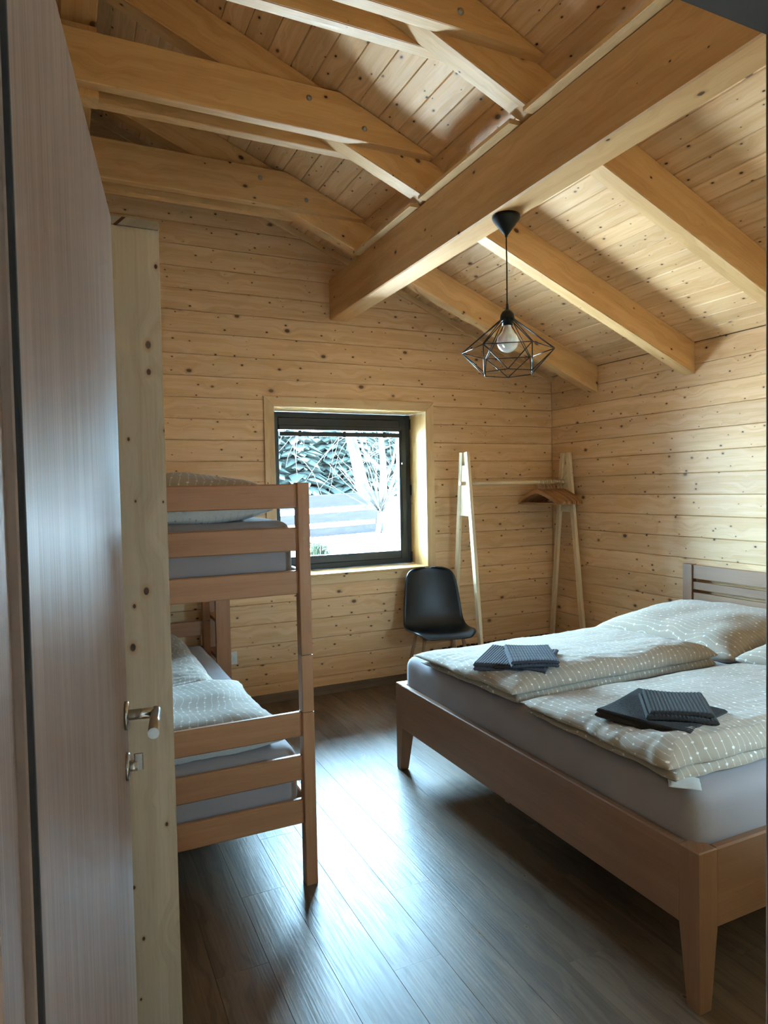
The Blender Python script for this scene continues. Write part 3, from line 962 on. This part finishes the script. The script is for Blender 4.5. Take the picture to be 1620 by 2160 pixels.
def towel(cx, cy_, z, rz, lx, ly, th, mat, label, layers=2, seed=0.0, both=False, tilt=0.0):
    """terry towel folded into a block: stacked ribbed layers that join along one long edge"""
    o = empty('towel', (cx, cy_, z), rz, label, 'towel', 'folded towels on the double bed')
    M0 = TR(cx, cy_, z, rz, tilt)
    lh = th / layers
    n, m = 120, 26
    vs, fs = [], []
    for L in range(layers):
        base = len(vs); r = lh / 2 * .98
        ins = .006 * L + .004 * math.sin(L * 3 + seed)
        a, b_ = lx / 2 - ins, ly / 2 - ins
        sec = []
        for k in range(9):
            t_ = math.pi / 2 + math.pi * k / 8
            sec.append((-b_ + r + r * math.cos(t_), r * math.sin(t_)))
        for k in range(1, m): sec.append((-b_ + r + (2 * b_ - 2 * r) * k / m, -r))
        for k in range(9):
            t_ = -math.pi / 2 + math.pi * k / 8
            sec.append((b_ - r + r * math.cos(t_), r * math.sin(t_)))
        for k in range(1, m): sec.append((b_ - r - (2 * b_ - 2 * r) * k / m, r))
        ns = len(sec)
        for i in range(n + 1):
            x = -a + 2 * a * i / n
            e = min(1, (a - abs(x)) / .006 + .25)
            for (yy, zz) in sec:
                rib = math.sin(x * 2 * math.pi / .0115)
                rb = .0011 * rib
                if both: rb += .0009 * math.sin(yy * 2 * math.pi / .012)
                bend = .010 * (x / a) ** 2 * (yy / b_) * .5 + mnoise.noise(V((x * 5 + seed, yy * 5, L))) * .005
                sc = 1 + (rb / r if r > 0 else 0)
                vs.append((x, yy, (r + lh * L) + zz * e * sc + bend))
        for i in range(n):
            for k in range(ns):
                k2 = (k + 1) % ns
                fs.append((base + i * ns + k, base + i * ns + k2, base + (i + 1) * ns + k2, base + (i + 1) * ns + k))
        fs.append(tuple(base + k for k in reversed(range(ns)))); fs.append(tuple(base + n * ns + k for k in range(ns)))
    me = mesh('towel_folds', vs, fs, mat, True); fix_normals(me)
    link('towel_folds', me, M0, o)
    return o


D = math.radians
towel(1.752, 2.405, .696, D(-48.5), .31, .33, .034, M_towel_a, 'larger blue-grey waffle towel lying folded on the window-side duvet', 2, 1.0, True)
towel(1.760, 2.320, .731, D(-29), .20, .265, .032, M_towel_a, 'small blue-grey folded towel on top of the larger one, window side', 2, 2.0, True)
towel(1.755, 1.617, .694, D(19), .315, .315, .032, M_towel_b, 'larger dark brown ribbed towel lying folded on the door-side duvet', 2, 3.0)
towel(1.775, 1.575, .727, D(-40), .205, .225, .032, M_towel_b, 'small dark brown folded towel on top of the larger one, door side', 2, 4.0)

# ------------------------------------------------------------------ bunk bed
bunk = empty('bunk_bed', (.30, 2.362, 0), 0, 'reddish beech bunk bed against the left wall beside the window', 'bunk bed')
UX0, UX1, UY0, UY1, PS = -.19, .806, 2.362, 4.405, .045
SEG = ((0, .648), (.6505, .860), (.8625, 1.495))
for px_ in (UX0, UX1 - PS):
    for py_ in (UY0, UY1 - PS):
        for si, (a, bb) in enumerate(SEG):
            p = box('post' if si != 1 else 'post_spacer', (px_, py_, a), (px_ + PS, py_ + PS, bb), M_beech, bunk, 'z', .0025)
            if py_ == UY0 and si != 1:
                for zz in ((1.445, 1.29, 1.132) if si == 2 else (.28,)):
                    Mb = frame_m((px_ + PS / 2, py_, zz), (1, 0, 0), (0, -1, 0))
                    link('screw', lathe_mesh('screw', [(.0065, -.001), (.0065, .0006), (.0045, .0006), (.0035, -.0012), (.0008, -.0012)], M_brass, 14), Mb, p)
RZS = ((.558, .650), (.395, .488), (.232, .324), (1.402, 1.490), (1.245, 1.332), (1.087, 1.173))
for py_ in (UY0 + .012, UY1 - .033):
    for a, bb in RZS:
        box('end_rail', (UX0 + PS, py_, a), (UX1 - PS, py_ + .021, bb), M_beech, bunk, 'x', .004)
for px_ in (UX0 + .012, UX1 - .034):
    for a, bb in (RZS[2], RZS[5]):
        box('side_rail', (px_, UY0 + PS, a), (px_ + .022, UY1 - PS, bb), M_beech, bunk, 'y', .004)
for zz in (.27, 1.12):
    for i in range(12):
        yy = UY0 + .10 + i * .158
        box('bed_slat', (UX0 + .04, yy, zz - .018), (UX1 - .04, yy + .06, zz), M_rackwood, bunk, 'x', .001)
lad = link('ladder', None, Matrix.Translation((.85, 4.3, 0)), bunk)
for yy in (4.195, 4.480):
    box('ladder_stile', (UX1 + .002, yy, 0.0), (UX1 + .092, yy + .024, 1.22), M_beech, lad, 'z', .003)
for zz in (.20, .43, .66, .89):
    box('ladder_step', (UX1 + .004, 4.219, zz), (UX1 + .085, 4.480, zz + .022), M_beech, lad, 'y', .002)
lm_ = soft_box('mattress', (-.140, 2.408, .272), (.760, 4.36, .506), M_sheet, .05, (30, 44, 10), .003, 4, 5.0); tag(lm_, 'grey-sheeted mattress of the lower bunk', 'mattress', 'bunk mattresses')
um_ = soft_box('mattress', (-.140, 2.408, 1.122), (.760, 4.36, 1.356), M_sheet, .05, (30, 44, 10), .003, 4, 8.0); tag(um_, 'grey-sheeted mattress of the upper bunk', 'mattress', 'bunk mattresses')
pillow('pillow', .88, .72, .155, TR(.285, 2.762, .563, 0.02, D(0)), 3.1, 'printed pillow at the near end of the lower bunk', None, 'bunk')
pillow('pillow', .88, .72, .185, TR(.285, 2.765, 1.440, -.02, D(1)), 9.1, 'printed pillow on the upper bunk behind the end rails', None, 'bunk')
dvb = empty('duvet', (.24, 3.6, .505), 0, 'pale printed duvet spread on the lower bunk in the window light', 'duvet')
cloth_slab('duvet_cover', .76, 1.36, .12, M_print, TR(.232, 3.66, .504, .01), dvb, (64, 90), 4.7, .016, .10)

# ------------------------------------------------------------------ clothes rack with black slatted base
rk = empty('clothes_rack', (3.16, 4.31, 0), 0, 'pale wooden clothes rack with two A-shaped stands in the corner', 'clothes rack')
PZ = .225
RX = (2.690, 3.640)
for xx in RX:
    st = link('stand', None, Matrix.Translation((xx, 4.31, PZ)), rk)
    hw = .010
    top_z = 1.722
    for s in (-1, 1):
        yb_, yt = 4.312 + s * .192, 4.312 + s * .033
        L_ = V((xx, yt, top_z)) - V((xx, yb_, PZ))
        bar('leg', (xx, yb_, PZ), (xx, yt, top_z), .042, .026, M_rackwood, st, (1, 0, 0), .002)
    # cross plate between the legs
    zz0, zz1 = 1.25, 1.625
    def hy(z_): return .192 + (.033 - .192) * (z_ - PZ) / (top_z - PZ) - .016
    pts = [(4.312 - hy(zz0), zz0), (4.312 + hy(zz0), zz0), (4.312 + hy(zz1), zz1), (4.312 - hy(zz1), zz1)]
    vs = [(-.009, p[0] - 4.312, p[1]) for p in pts] + [(.009, p[0] - 4.312, p[1]) for p in pts]
    me = mesh('cross_plate', vs, [(3, 2, 1, 0), (4, 5, 6, 7), (0, 1, 5, 4), (1, 2, 6, 5), (2, 3, 7, 6), (3, 0, 4, 7)], M_rackwood); fix_normals(me)
    link('cross_plate', me, Matrix.Translation((xx, 4.312, 0)), st)
tube('hanging_rail', [(RX[0] - .045, 4.312, 1.492), (RX[1] + .02, 4.312, 1.492)], .0155, M_rackwood, rk, 16)
sh = empty('slat_bench', (3.15, 4.31, 0), 0, 'low black slatted bench under the clothes rack in the corner', 'bench')
for yy in (4.12, 4.49):
    box('long_rail', (2.60, yy, PZ - .060), (XR - .025, yy + .03, PZ - .021), M_blackwood, sh, 'x', .002)
for xx in (2.62, XR - .065):
    for yy in (4.12, 4.49):
        box('leg', (xx, yy, 0), (xx + .035, yy + .03, PZ - .060), M_blackwood, sh, 'z', .002)
nsl = 21
for i in range(nsl):
    xx = 2.60 + (XR - .025 - 2.60 - .032) * i / (nsl - 1)
    box('slat', (xx, 4.075, PZ - .021), (xx + .032, 4.535, PZ), M_blackwood, sh, 'y', .002)

# hangers
HANG = []


def hanger(x, dz, ry, first=None):
    label = 'leftmost of the row of brown wooden hangers on the rack rail' if first is None else None
    M0 = Matrix.Translation((x, 4.312, 1.492)) @ Matrix.Rotation(ry, 4, 'Z')
    o = link('clothes_hanger', None, M0); o.empty_display_size = .03
    if first is None:
        # hook (local y across the rail)
        pts = []
        for k in range(15):
            a = D(-35 + 215 * k / 14)
            pts.append((0, -.0185 * math.cos(a), .0185 * math.sin(a)))
        pts = [(0, -.0185 * math.cos(D(-35 + 215 * k / 14)), .0185 * math.sin(D(-35 + 215 * k / 14))) for k in range(15)]
        pts += [(0, .015, -.016), (0, .004, -.030), (0, 0, -.040), (0, 0, -.066)]
        vs, fs = tube_geo(pts, .0022, 8)
        link('hook', mesh('hook', vs, fs, M_chrome, True), M0, o)
        # shoulders: arched flat bar
        vs, fs = [], []; n = 28
        for i in range(n + 1):
            s = -1 + 2 * i / n
            y = s * .222
            zc = -.070 - .088 * abs(s) ** 1.25 - .012 * max(0, abs(s) - .8) * 5 * .6
            hh = .017 - .006 * abs(s); w = .0062
            for (a, b_) in ((-w, -hh), (w, -hh), (w, hh), (-w, hh)): vs.append((a, y, zc + b_))
        for i in range(n):
            for k in range(4): fs.append((i * 4 + k, i * 4 + (k + 1) % 4, i * 4 + 4 + (k + 1) % 4, i * 4 + 4 + k))
        fs += [(3, 2, 1, 0), (n * 4, n * 4 + 1, n * 4 + 2, n * 4 + 3)]
        me = mesh('shoulders', vs, fs, M_hang); fix_normals(me)
        link('shoulders', me, M0, o)
        vs, fs = tube_geo([(0, -.205, -.166), (0, .205, -.166)], .0055, 10)
        link('trouser_bar', mesh('trouser_bar', vs, fs, M_hang, True), M0, o)
    else:
        for ch_ in first.children:
            link(ch_.name.split('.')[0], ch_.data, M0, o)
    HANG.append(o)
    return o


h0 = hanger(3.352, 0, 0.05)
NH = 14
for i in range(1, NH):
    hanger(3.352 + .020 * i - (.004 if i % 3 == 0 else 0), 0, .05 + random.uniform(-.05, .05), h0)
for i, o in enumerate(HANG):
    if i == 0: lab = 'leftmost of the row of brown wooden hangers on the rack rail'
    elif i == NH - 1: lab = 'last brown wooden hanger in the row, against the right rack stand'
    else: lab = '%s brown wooden hanger from the left in the row on the rack rail' % ['', 'second', 'third', 'fourth', 'fifth', 'sixth', 'seventh', 'eighth', 'ninth', 'tenth', 'eleventh', 'twelfth', 'thirteenth'][i]
    tag(o, lab, 'hanger', 'wooden hangers on the rack')

# ------------------------------------------------------------------ shell chair
CHX, CHY, CHR = 2.375, 4.185, D(-14)      # turned slightly towards the door
MC = Matrix.Translation((CHX, CHY, 0)) @ Matrix.Rotation(CHR, 4, 'Z')
chair = link('chair', None, MC); tag(chair, 'black moulded shell chair with slim wooden legs under the window corner', 'chair')
prof = [(-.232, .432, .150), (-.215, .447, .195), (-.16, .452, .216), (-.06, .441, .226), (.04, .434, .229), (.11, .441, .228), (.155, .465, .224),
        (.185, .510, .219), (.205, .575, .213), (.222, .65, .205), (.240, .73, .195), (.258, .80, .178), (.268, .838, .150), (.272, .858, .105), (.273, .866, .05)]


def catm(P, t_):
    n = len(P) - 1; s = t_ * n; i = min(int(s), n - 1); f = s - i
    p0, p1, p2, p3 = P[max(i - 1, 0)], P[i], P[i + 1], P[min(i + 2, n)]
    return [.5 * ((2 * b) + (-a + c) * f + (2 * a - 5 * b + 4 * c - d) * f * f + (-a + 3 * b - 3 * c + d) * f ** 3) for a, b, c, d in zip(p0, p1, p2, p3)]


vs, fs = [], []
NU, NV = 60, 24
for i in range(NU + 1):
    t_ = i / NU
    y, z, w = catm(prof, t_)
    y2, z2, _ = catm(prof, min(1, t_ + .01)); y1, z1, _ = catm(prof, max(0, t_ - .01))
    tx, tz = y2 - y1, z2 - z1; l = math.hypot(tx, tz) or 1; ny_, nz_ = -tz / l, tx / l      # surface normal towards the sitter
    dep = .028 + .030 * max(0, min(1, (t_ - .25) / .35)) - .03 * max(0, (t_ - .8) / .2)
    for j in range(NV + 1):
        s = -1 + 2 * j / NV
        k = abs(s) ** 2.6
        vs.append((s * w, y + ny_ * dep * k, z + nz_ * dep * k))
for i in range(NU):
    for j in range(NV):
        a = i * (NV + 1) + j
        fs.append((a, a + 1, a + NV + 2, a + NV + 1))
me = mesh('shell', vs, fs, M_shell, True)
shell = link('shell', me, MC, chair)
md = shell.modifiers.new('thickness', 'SOLIDIFY'); md.thickness = .009; md.offset = -1
for sx_ in (-1, 1):
    for sy_ in (-1, 1):
        p0 = MC @ V((sx_ * .135, sy_ * .12 + .0, .428)); p1 = MC @ V((sx_ * .205, sy_ * .205 + .0, .004))
        vs, fs = [], []
        Lg = (p1 - p0).length
        vs, fs = tube_geo([(0, 0, 0), (Lg * .5, 0, 0), (Lg, 0, 0)], [.0125, .0115, .0085], 14)
        link('leg', mesh('leg', vs, fs, M_leg, True), frame_m(p0, p1 - p0, (0, 1, 0)), chair)
tube('leg_bracket', [MC @ V((-.14, -.12, .424)), MC @ V((.14, .12, .424))], .007, M_black, chair)
tube('leg_bracket', [MC @ V((-.14, .12, .424)), MC @ V((.14, -.12, .424))], .007, M_black, chair)

# ------------------------------------------------------------------ pendant lamp
LX, LY = 1.812, 2.527
lamp = empty('pendant_lamp', (LX, LY, PZ0), 0, 'black wire-cage pendant lamp with a white globe bulb hanging from the thick beam', 'lamp')


def at_lamp(z):
    return Matrix.Translation((LX, LY, z))


link('ceiling_cup', lathe_mesh('ceiling_cup', [(.062, 0), (.0625, -.012), (.058, -.02), (.010, -.082), (.006, -.086), (.006, -.092)], M_black, 32), at_lamp(PZ0), lamp)
tube('cable', [(LX, LY, PZ0 - .09), (LX + .001, LY, 2.45), (LX - .001, LY, 2.262)], .0030, M_black, lamp, 8)
link('lamp_holder', lathe_mesh('lamp_holder', [(.005, .094), (.007, .070), (.012, .066), (.022, .060), (.030, .046), (.0325, .030), (.0325, .020), (.024, .018), (.0235, -.002), (.019, -.002)], M_black, 28), at_lamp(2.186), lamp)
bp = [(.014, .014), (.0165, .0), (.019, -.013), (.0235, -.023)]
for k in range(0, 13):
    a = D(52 - 140 * k / 12)
    bp.append((max(.001, 0.0485 * math.cos(a)), -.069 + .0485 * math.sin(a)))
link('bulb', lathe_mesh('bulb', bp, M_bulb, 32), at_lamp(2.182), lamp)
a0 = D(-35.7)
ZT, ZMID, ZBOT, RM, RB = 2.212, 2.072, 1.972, .204, .120
ring = [V((LX + RM * math.cos(a0 + D(60) * k), LY + RM * math.sin(a0 + D(60) * k), ZMID)) for k in range(6)]
rb_ = [V((LX + RB * math.cos(a0 + D(30 + 60 * k)), LY + RB * math.sin(a0 + D(30 + 60 * k)), ZBOT)) for k in range(6)]
cage = link('wire_cage', None, at_lamp(ZMID), lamp)
wr_ = .0023
for k in range(6):
    an = a0 + D(60) * k
    for off in (-.0, 1):
        da = D(-9 if off == 0 else 9)
        tp = V((LX + .028 * math.cos(an + da * 2), LY + .028 * math.sin(an + da * 2), ZT))
        tan = V((-math.sin(an), math.cos(an), 0)) * (.0032 * (-1 if off == 0 else 1))
        tube('wire', [tp, ring[k] + tan], wr_, M_metal, cage, 6)
    tube('wire', [ring[k], ring[(k + 1) % 6]], wr_, M_metal, cage, 6)
    tube('wire', [ring[k], rb_[k]], wr_, M_metal, cage, 6)
    tube('wire', [ring[k], rb_[k - 1]], wr_, M_metal, cage, 6)
    tube('wire', [rb_[k], rb_[(k + 1) % 6]], wr_, M_metal, cage, 6)

# ------------------------------------------------------------------ wall socket
so = empty('wall_socket', (.975, YB, .342), 0, 'white wall socket on the board wall beside the bunk ladder', 'socket')
box('cover_plate', (.928, YB - .010, .298), (1.012, YB, .386), M_white, so, 'x', .004)
link('insert', lathe_mesh('insert', [(.024, 0), (.024, .003), (.0205, .003), (.0195, -.006), (.001, -.006)], M_white, 24), frame_m((.970, YB - .0095, .342), (1, 0, 0), (0, -1, 0)), so)
for dx_ in (-.0095, .0095):
    link('pin_hole', lathe_mesh('pin_hole', [(.0026, 0), (.0026, .0006), (.0005, .0006)], M_black, 10), frame_m((.970 + dx_, YB - .0042, .342), (1, 0, 0), (0, -1, 0)), so)
tube('earth_pin', [(.970, YB - .003, .354), (.970, YB - .014, .354)], .0024, M_steel, so, 10)

# ------------------------------------------------------------------ garden outside
def outmat(name, c, c2=None, scale=3.0, rough=.9):
    t = NT(name)
    tc = t.n('ShaderNodeTexCoord').outputs['Object']
    n = t.noise(tc, scale, 5, .6)
    t.bsdf(t.mix(t.ramp(n, .35, .65), c, c2 or tuple(x * .6 for x in c)), rough, 0, .1)
    return t.m


M_ground = outmat('dry_grass_ground', (.42, .44, .45), (.31, .325, .335), 2.2)
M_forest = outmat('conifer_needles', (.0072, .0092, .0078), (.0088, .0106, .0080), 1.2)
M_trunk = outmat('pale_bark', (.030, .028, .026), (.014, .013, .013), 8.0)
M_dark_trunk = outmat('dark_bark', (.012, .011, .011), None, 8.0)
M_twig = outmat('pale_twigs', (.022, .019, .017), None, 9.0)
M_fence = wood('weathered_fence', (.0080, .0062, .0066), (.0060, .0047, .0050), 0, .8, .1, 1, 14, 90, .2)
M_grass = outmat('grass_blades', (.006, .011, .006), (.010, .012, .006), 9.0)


def gz(x, y):
    d = y - 4.9
    base = -.12 if d < 0 else min(.78, -.12 + d * .62)
    if y > 6.4: base = .78 + (y - 6.4) * .015 + .028 * (x - 3.2)
    return base + mnoise.noise(V((x * .7, y * .7, 0))) * .05 * min(1, max(0, d / 2))


vs, fs = [], []
GX = np.linspace(-25, 40, 66); GY = np.concatenate([np.linspace(-30, 4.4, 12), np.linspace(4.9, 12, 30), np.linspace(13, 45, 17)])
for x in GX:
    for y in GY: vs.append((x, y, gz(x, y) - (.1 if y < 4.6 else 0)))
ny = len(GY)
for i in range(len(GX) - 1):
    for j in range(ny - 1): fs.append((i * ny + j, (i + 1) * ny + j, (i + 1) * ny + j + 1, i * ny + j + 1))
gr = link('ground', mesh('ground', vs, fs, M_ground, True)); tag(gr, kind='structure')

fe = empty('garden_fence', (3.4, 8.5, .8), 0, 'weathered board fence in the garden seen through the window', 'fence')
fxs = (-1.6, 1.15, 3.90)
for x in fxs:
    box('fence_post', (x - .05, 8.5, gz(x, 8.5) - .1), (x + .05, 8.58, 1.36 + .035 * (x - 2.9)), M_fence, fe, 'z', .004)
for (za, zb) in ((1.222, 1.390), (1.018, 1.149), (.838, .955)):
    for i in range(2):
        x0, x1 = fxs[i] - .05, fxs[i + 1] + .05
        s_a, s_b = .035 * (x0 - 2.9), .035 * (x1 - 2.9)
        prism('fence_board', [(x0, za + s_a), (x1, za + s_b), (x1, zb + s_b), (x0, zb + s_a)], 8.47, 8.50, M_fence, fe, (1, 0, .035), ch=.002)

rnd = random.Random(5)


def branchy(pts, r0, r1, n, vs, fs):
    m = len(pts)
    tube_geo(pts, [r0 + (r1 - r0) * k / (m - 1) for k in range(m)], n, vs, fs)


def wander(p, d, L, n, jit, droop=0.0):
    out = [V(p)]; d = V(d).normalized()
    for k in range(n):
        d = (d + V((rnd.uniform(-jit, jit), rnd.uniform(-jit, jit), rnd.uniform(-jit, jit) - droop))).normalized()
        out.append(out[-1] + d * (L / n))
    return out


# leaning birch
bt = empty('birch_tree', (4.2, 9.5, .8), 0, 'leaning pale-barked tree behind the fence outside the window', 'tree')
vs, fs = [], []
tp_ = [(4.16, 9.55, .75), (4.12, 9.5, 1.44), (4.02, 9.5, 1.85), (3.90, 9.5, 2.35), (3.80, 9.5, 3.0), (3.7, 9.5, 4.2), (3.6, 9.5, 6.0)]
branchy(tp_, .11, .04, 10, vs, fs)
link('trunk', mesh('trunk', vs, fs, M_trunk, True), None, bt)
vs, fs = [], []
for k in range(130):
    h = rnd.uniform(2.0, 5.2)
    x_, y_ = 3.95 + rnd.uniform(-1.6, .9), 9.5 + rnd.uniform(-.8, .8)
    branchy(wander((x_, y_, h), (rnd.uniform(-1, 1), rnd.uniform(-.6, .6), -.2), rnd.uniform(.7, 1.6), 7, .28, .22), .006, .002, 4, vs, fs)
tw = link('twigs', mesh('twigs', vs, fs, M_twig, True), None, bt); tag(tw, kind='stuff')
# pollard sapling in front of the fence
po = empty('pollard_sapling', (3.2, 7.0, .75), 0, 'small pollarded sapling with a fan of bare twigs outside the window', 'tree')
vs, fs = [], []
branchy([(3.205, 7, .68), (3.20, 7, .95), (3.235, 7, 1.21)], .024, .030, 10, vs, fs)
link('trunk', mesh('trunk', vs, fs, M_trunk, True), None, po)
vs, fs = [], []
for k in range(42):
    a = rnd.uniform(-1.15, .75)
    branchy(wander((3.235 + rnd.uniform(-.02, .02), 7 + rnd.uniform(-.02, .02), 1.20), (math.sin(a), rnd.uniform(-.5, .5), math.cos(a)), rnd.uniform(.35, .85), 6, .10, -.05), .0065, .0025, 5, vs, fs)
tw = link('twigs', mesh('twigs', vs, fs, M_trunk, True), None, po); tag(tw, kind='stuff')
# forked tree to the right
ft = empty('forked_tree', (4.05, 8.9, .8), 0, 'pale forked tree trunk at the right edge of the window view', 'tree')
vs, fs = [], []
branchy([(4.16, 8.95, .75), (4.17, 8.9, 1.3), (4.18, 8.9, 1.75), (4.14, 8.9, 2.3), (4.12, 8.9, 3.4)], .06, .035, 8, vs, fs)
branchy([(4.18, 8.9, 1.72), (3.98, 8.9, 1.88), (3.86, 8.9, 2.02), (3.80, 8.9, 2.4)], .03, .014, 8, vs, fs)
branchy([(4.17, 8.9, 1.60), (4.33, 8.9, 1.85), (4.42, 8.9, 2.3)], .03, .014, 8, vs, fs)
link('trunk', mesh('trunk', vs, fs, M_trunk, True), None, ft)
vs, fs = [], []
for k in range(36):
    branchy(wander((4.2 + rnd.uniform(-.4, .45), 8.9 + rnd.uniform(-.4, .4), rnd.uniform(1.0, 2.6)), (rnd.uniform(-.6, .6), rnd.uniform(-.5, .5), rnd.uniform(-.2, .9)), rnd.uniform(.4, 1.0), 6, .22), .006, .002, 4, vs, fs)
tw = link('twigs', mesh('twigs', vs, fs, M_twig, True), None, ft); tag(tw, kind='stuff')
# grass tussock
gt = empty('grass_tussock', (2.48, 7.0, .78), 0, 'spiky green grass tussock on the bank outside the window', 'grass')
vs, fs = [], []
for k in range(160):
    a, L_ = rnd.uniform(0, 6.28), rnd.uniform(.10, .24)
    s = V((2.47 + rnd.gauss(0, .05), 7.0 + rnd.gauss(0, .05), .74))
    branchy([s, s + V((math.cos(a) * .3, math.sin(a) * .3, 1)) * L_ * .6, s + V((math.cos(a) * .8, math.sin(a) * .8, .9)) * L_], .005, .001, 4, vs, fs)
g_ = link('blades', mesh('blades', vs, fs, M_grass, True), None, gt); tag(g_, kind='stuff')

# conifers of the wood behind
CLAB = ['first', 'second', 'third', 'fourth', 'fifth', 'sixth', 'seventh', 'eighth', 'ninth', 'tenth', 'eleventh', 'twelfth', 'thirteenth', 'fourteenth', 'fifteenth', 'sixteenth']
spots = []
for row, (y0, n, x0, x1) in enumerate(((21.5, 6, 5.6, 11.4), (25.0, 6, 6.4, 13.4))):
    for k in range(n): spots.append((x0 + (x1 - x0) * k / (n - 1) + rnd.uniform(-.3, .3), y0 + rnd.uniform(-.6, .6), row))
cnt = [0, 0]
for (x, y, row) in spots:
    z0 = gz(x, y)
    cnt[row] += 1
    e = empty('conifer', (x, y, z0), 0, '%s dark conifer from the left in the %s of trees beyond the garden fence' % (CLAB[cnt[row] - 1], ('front row', 'back row')[row]), 'tree', 'conifers beyond the fence')
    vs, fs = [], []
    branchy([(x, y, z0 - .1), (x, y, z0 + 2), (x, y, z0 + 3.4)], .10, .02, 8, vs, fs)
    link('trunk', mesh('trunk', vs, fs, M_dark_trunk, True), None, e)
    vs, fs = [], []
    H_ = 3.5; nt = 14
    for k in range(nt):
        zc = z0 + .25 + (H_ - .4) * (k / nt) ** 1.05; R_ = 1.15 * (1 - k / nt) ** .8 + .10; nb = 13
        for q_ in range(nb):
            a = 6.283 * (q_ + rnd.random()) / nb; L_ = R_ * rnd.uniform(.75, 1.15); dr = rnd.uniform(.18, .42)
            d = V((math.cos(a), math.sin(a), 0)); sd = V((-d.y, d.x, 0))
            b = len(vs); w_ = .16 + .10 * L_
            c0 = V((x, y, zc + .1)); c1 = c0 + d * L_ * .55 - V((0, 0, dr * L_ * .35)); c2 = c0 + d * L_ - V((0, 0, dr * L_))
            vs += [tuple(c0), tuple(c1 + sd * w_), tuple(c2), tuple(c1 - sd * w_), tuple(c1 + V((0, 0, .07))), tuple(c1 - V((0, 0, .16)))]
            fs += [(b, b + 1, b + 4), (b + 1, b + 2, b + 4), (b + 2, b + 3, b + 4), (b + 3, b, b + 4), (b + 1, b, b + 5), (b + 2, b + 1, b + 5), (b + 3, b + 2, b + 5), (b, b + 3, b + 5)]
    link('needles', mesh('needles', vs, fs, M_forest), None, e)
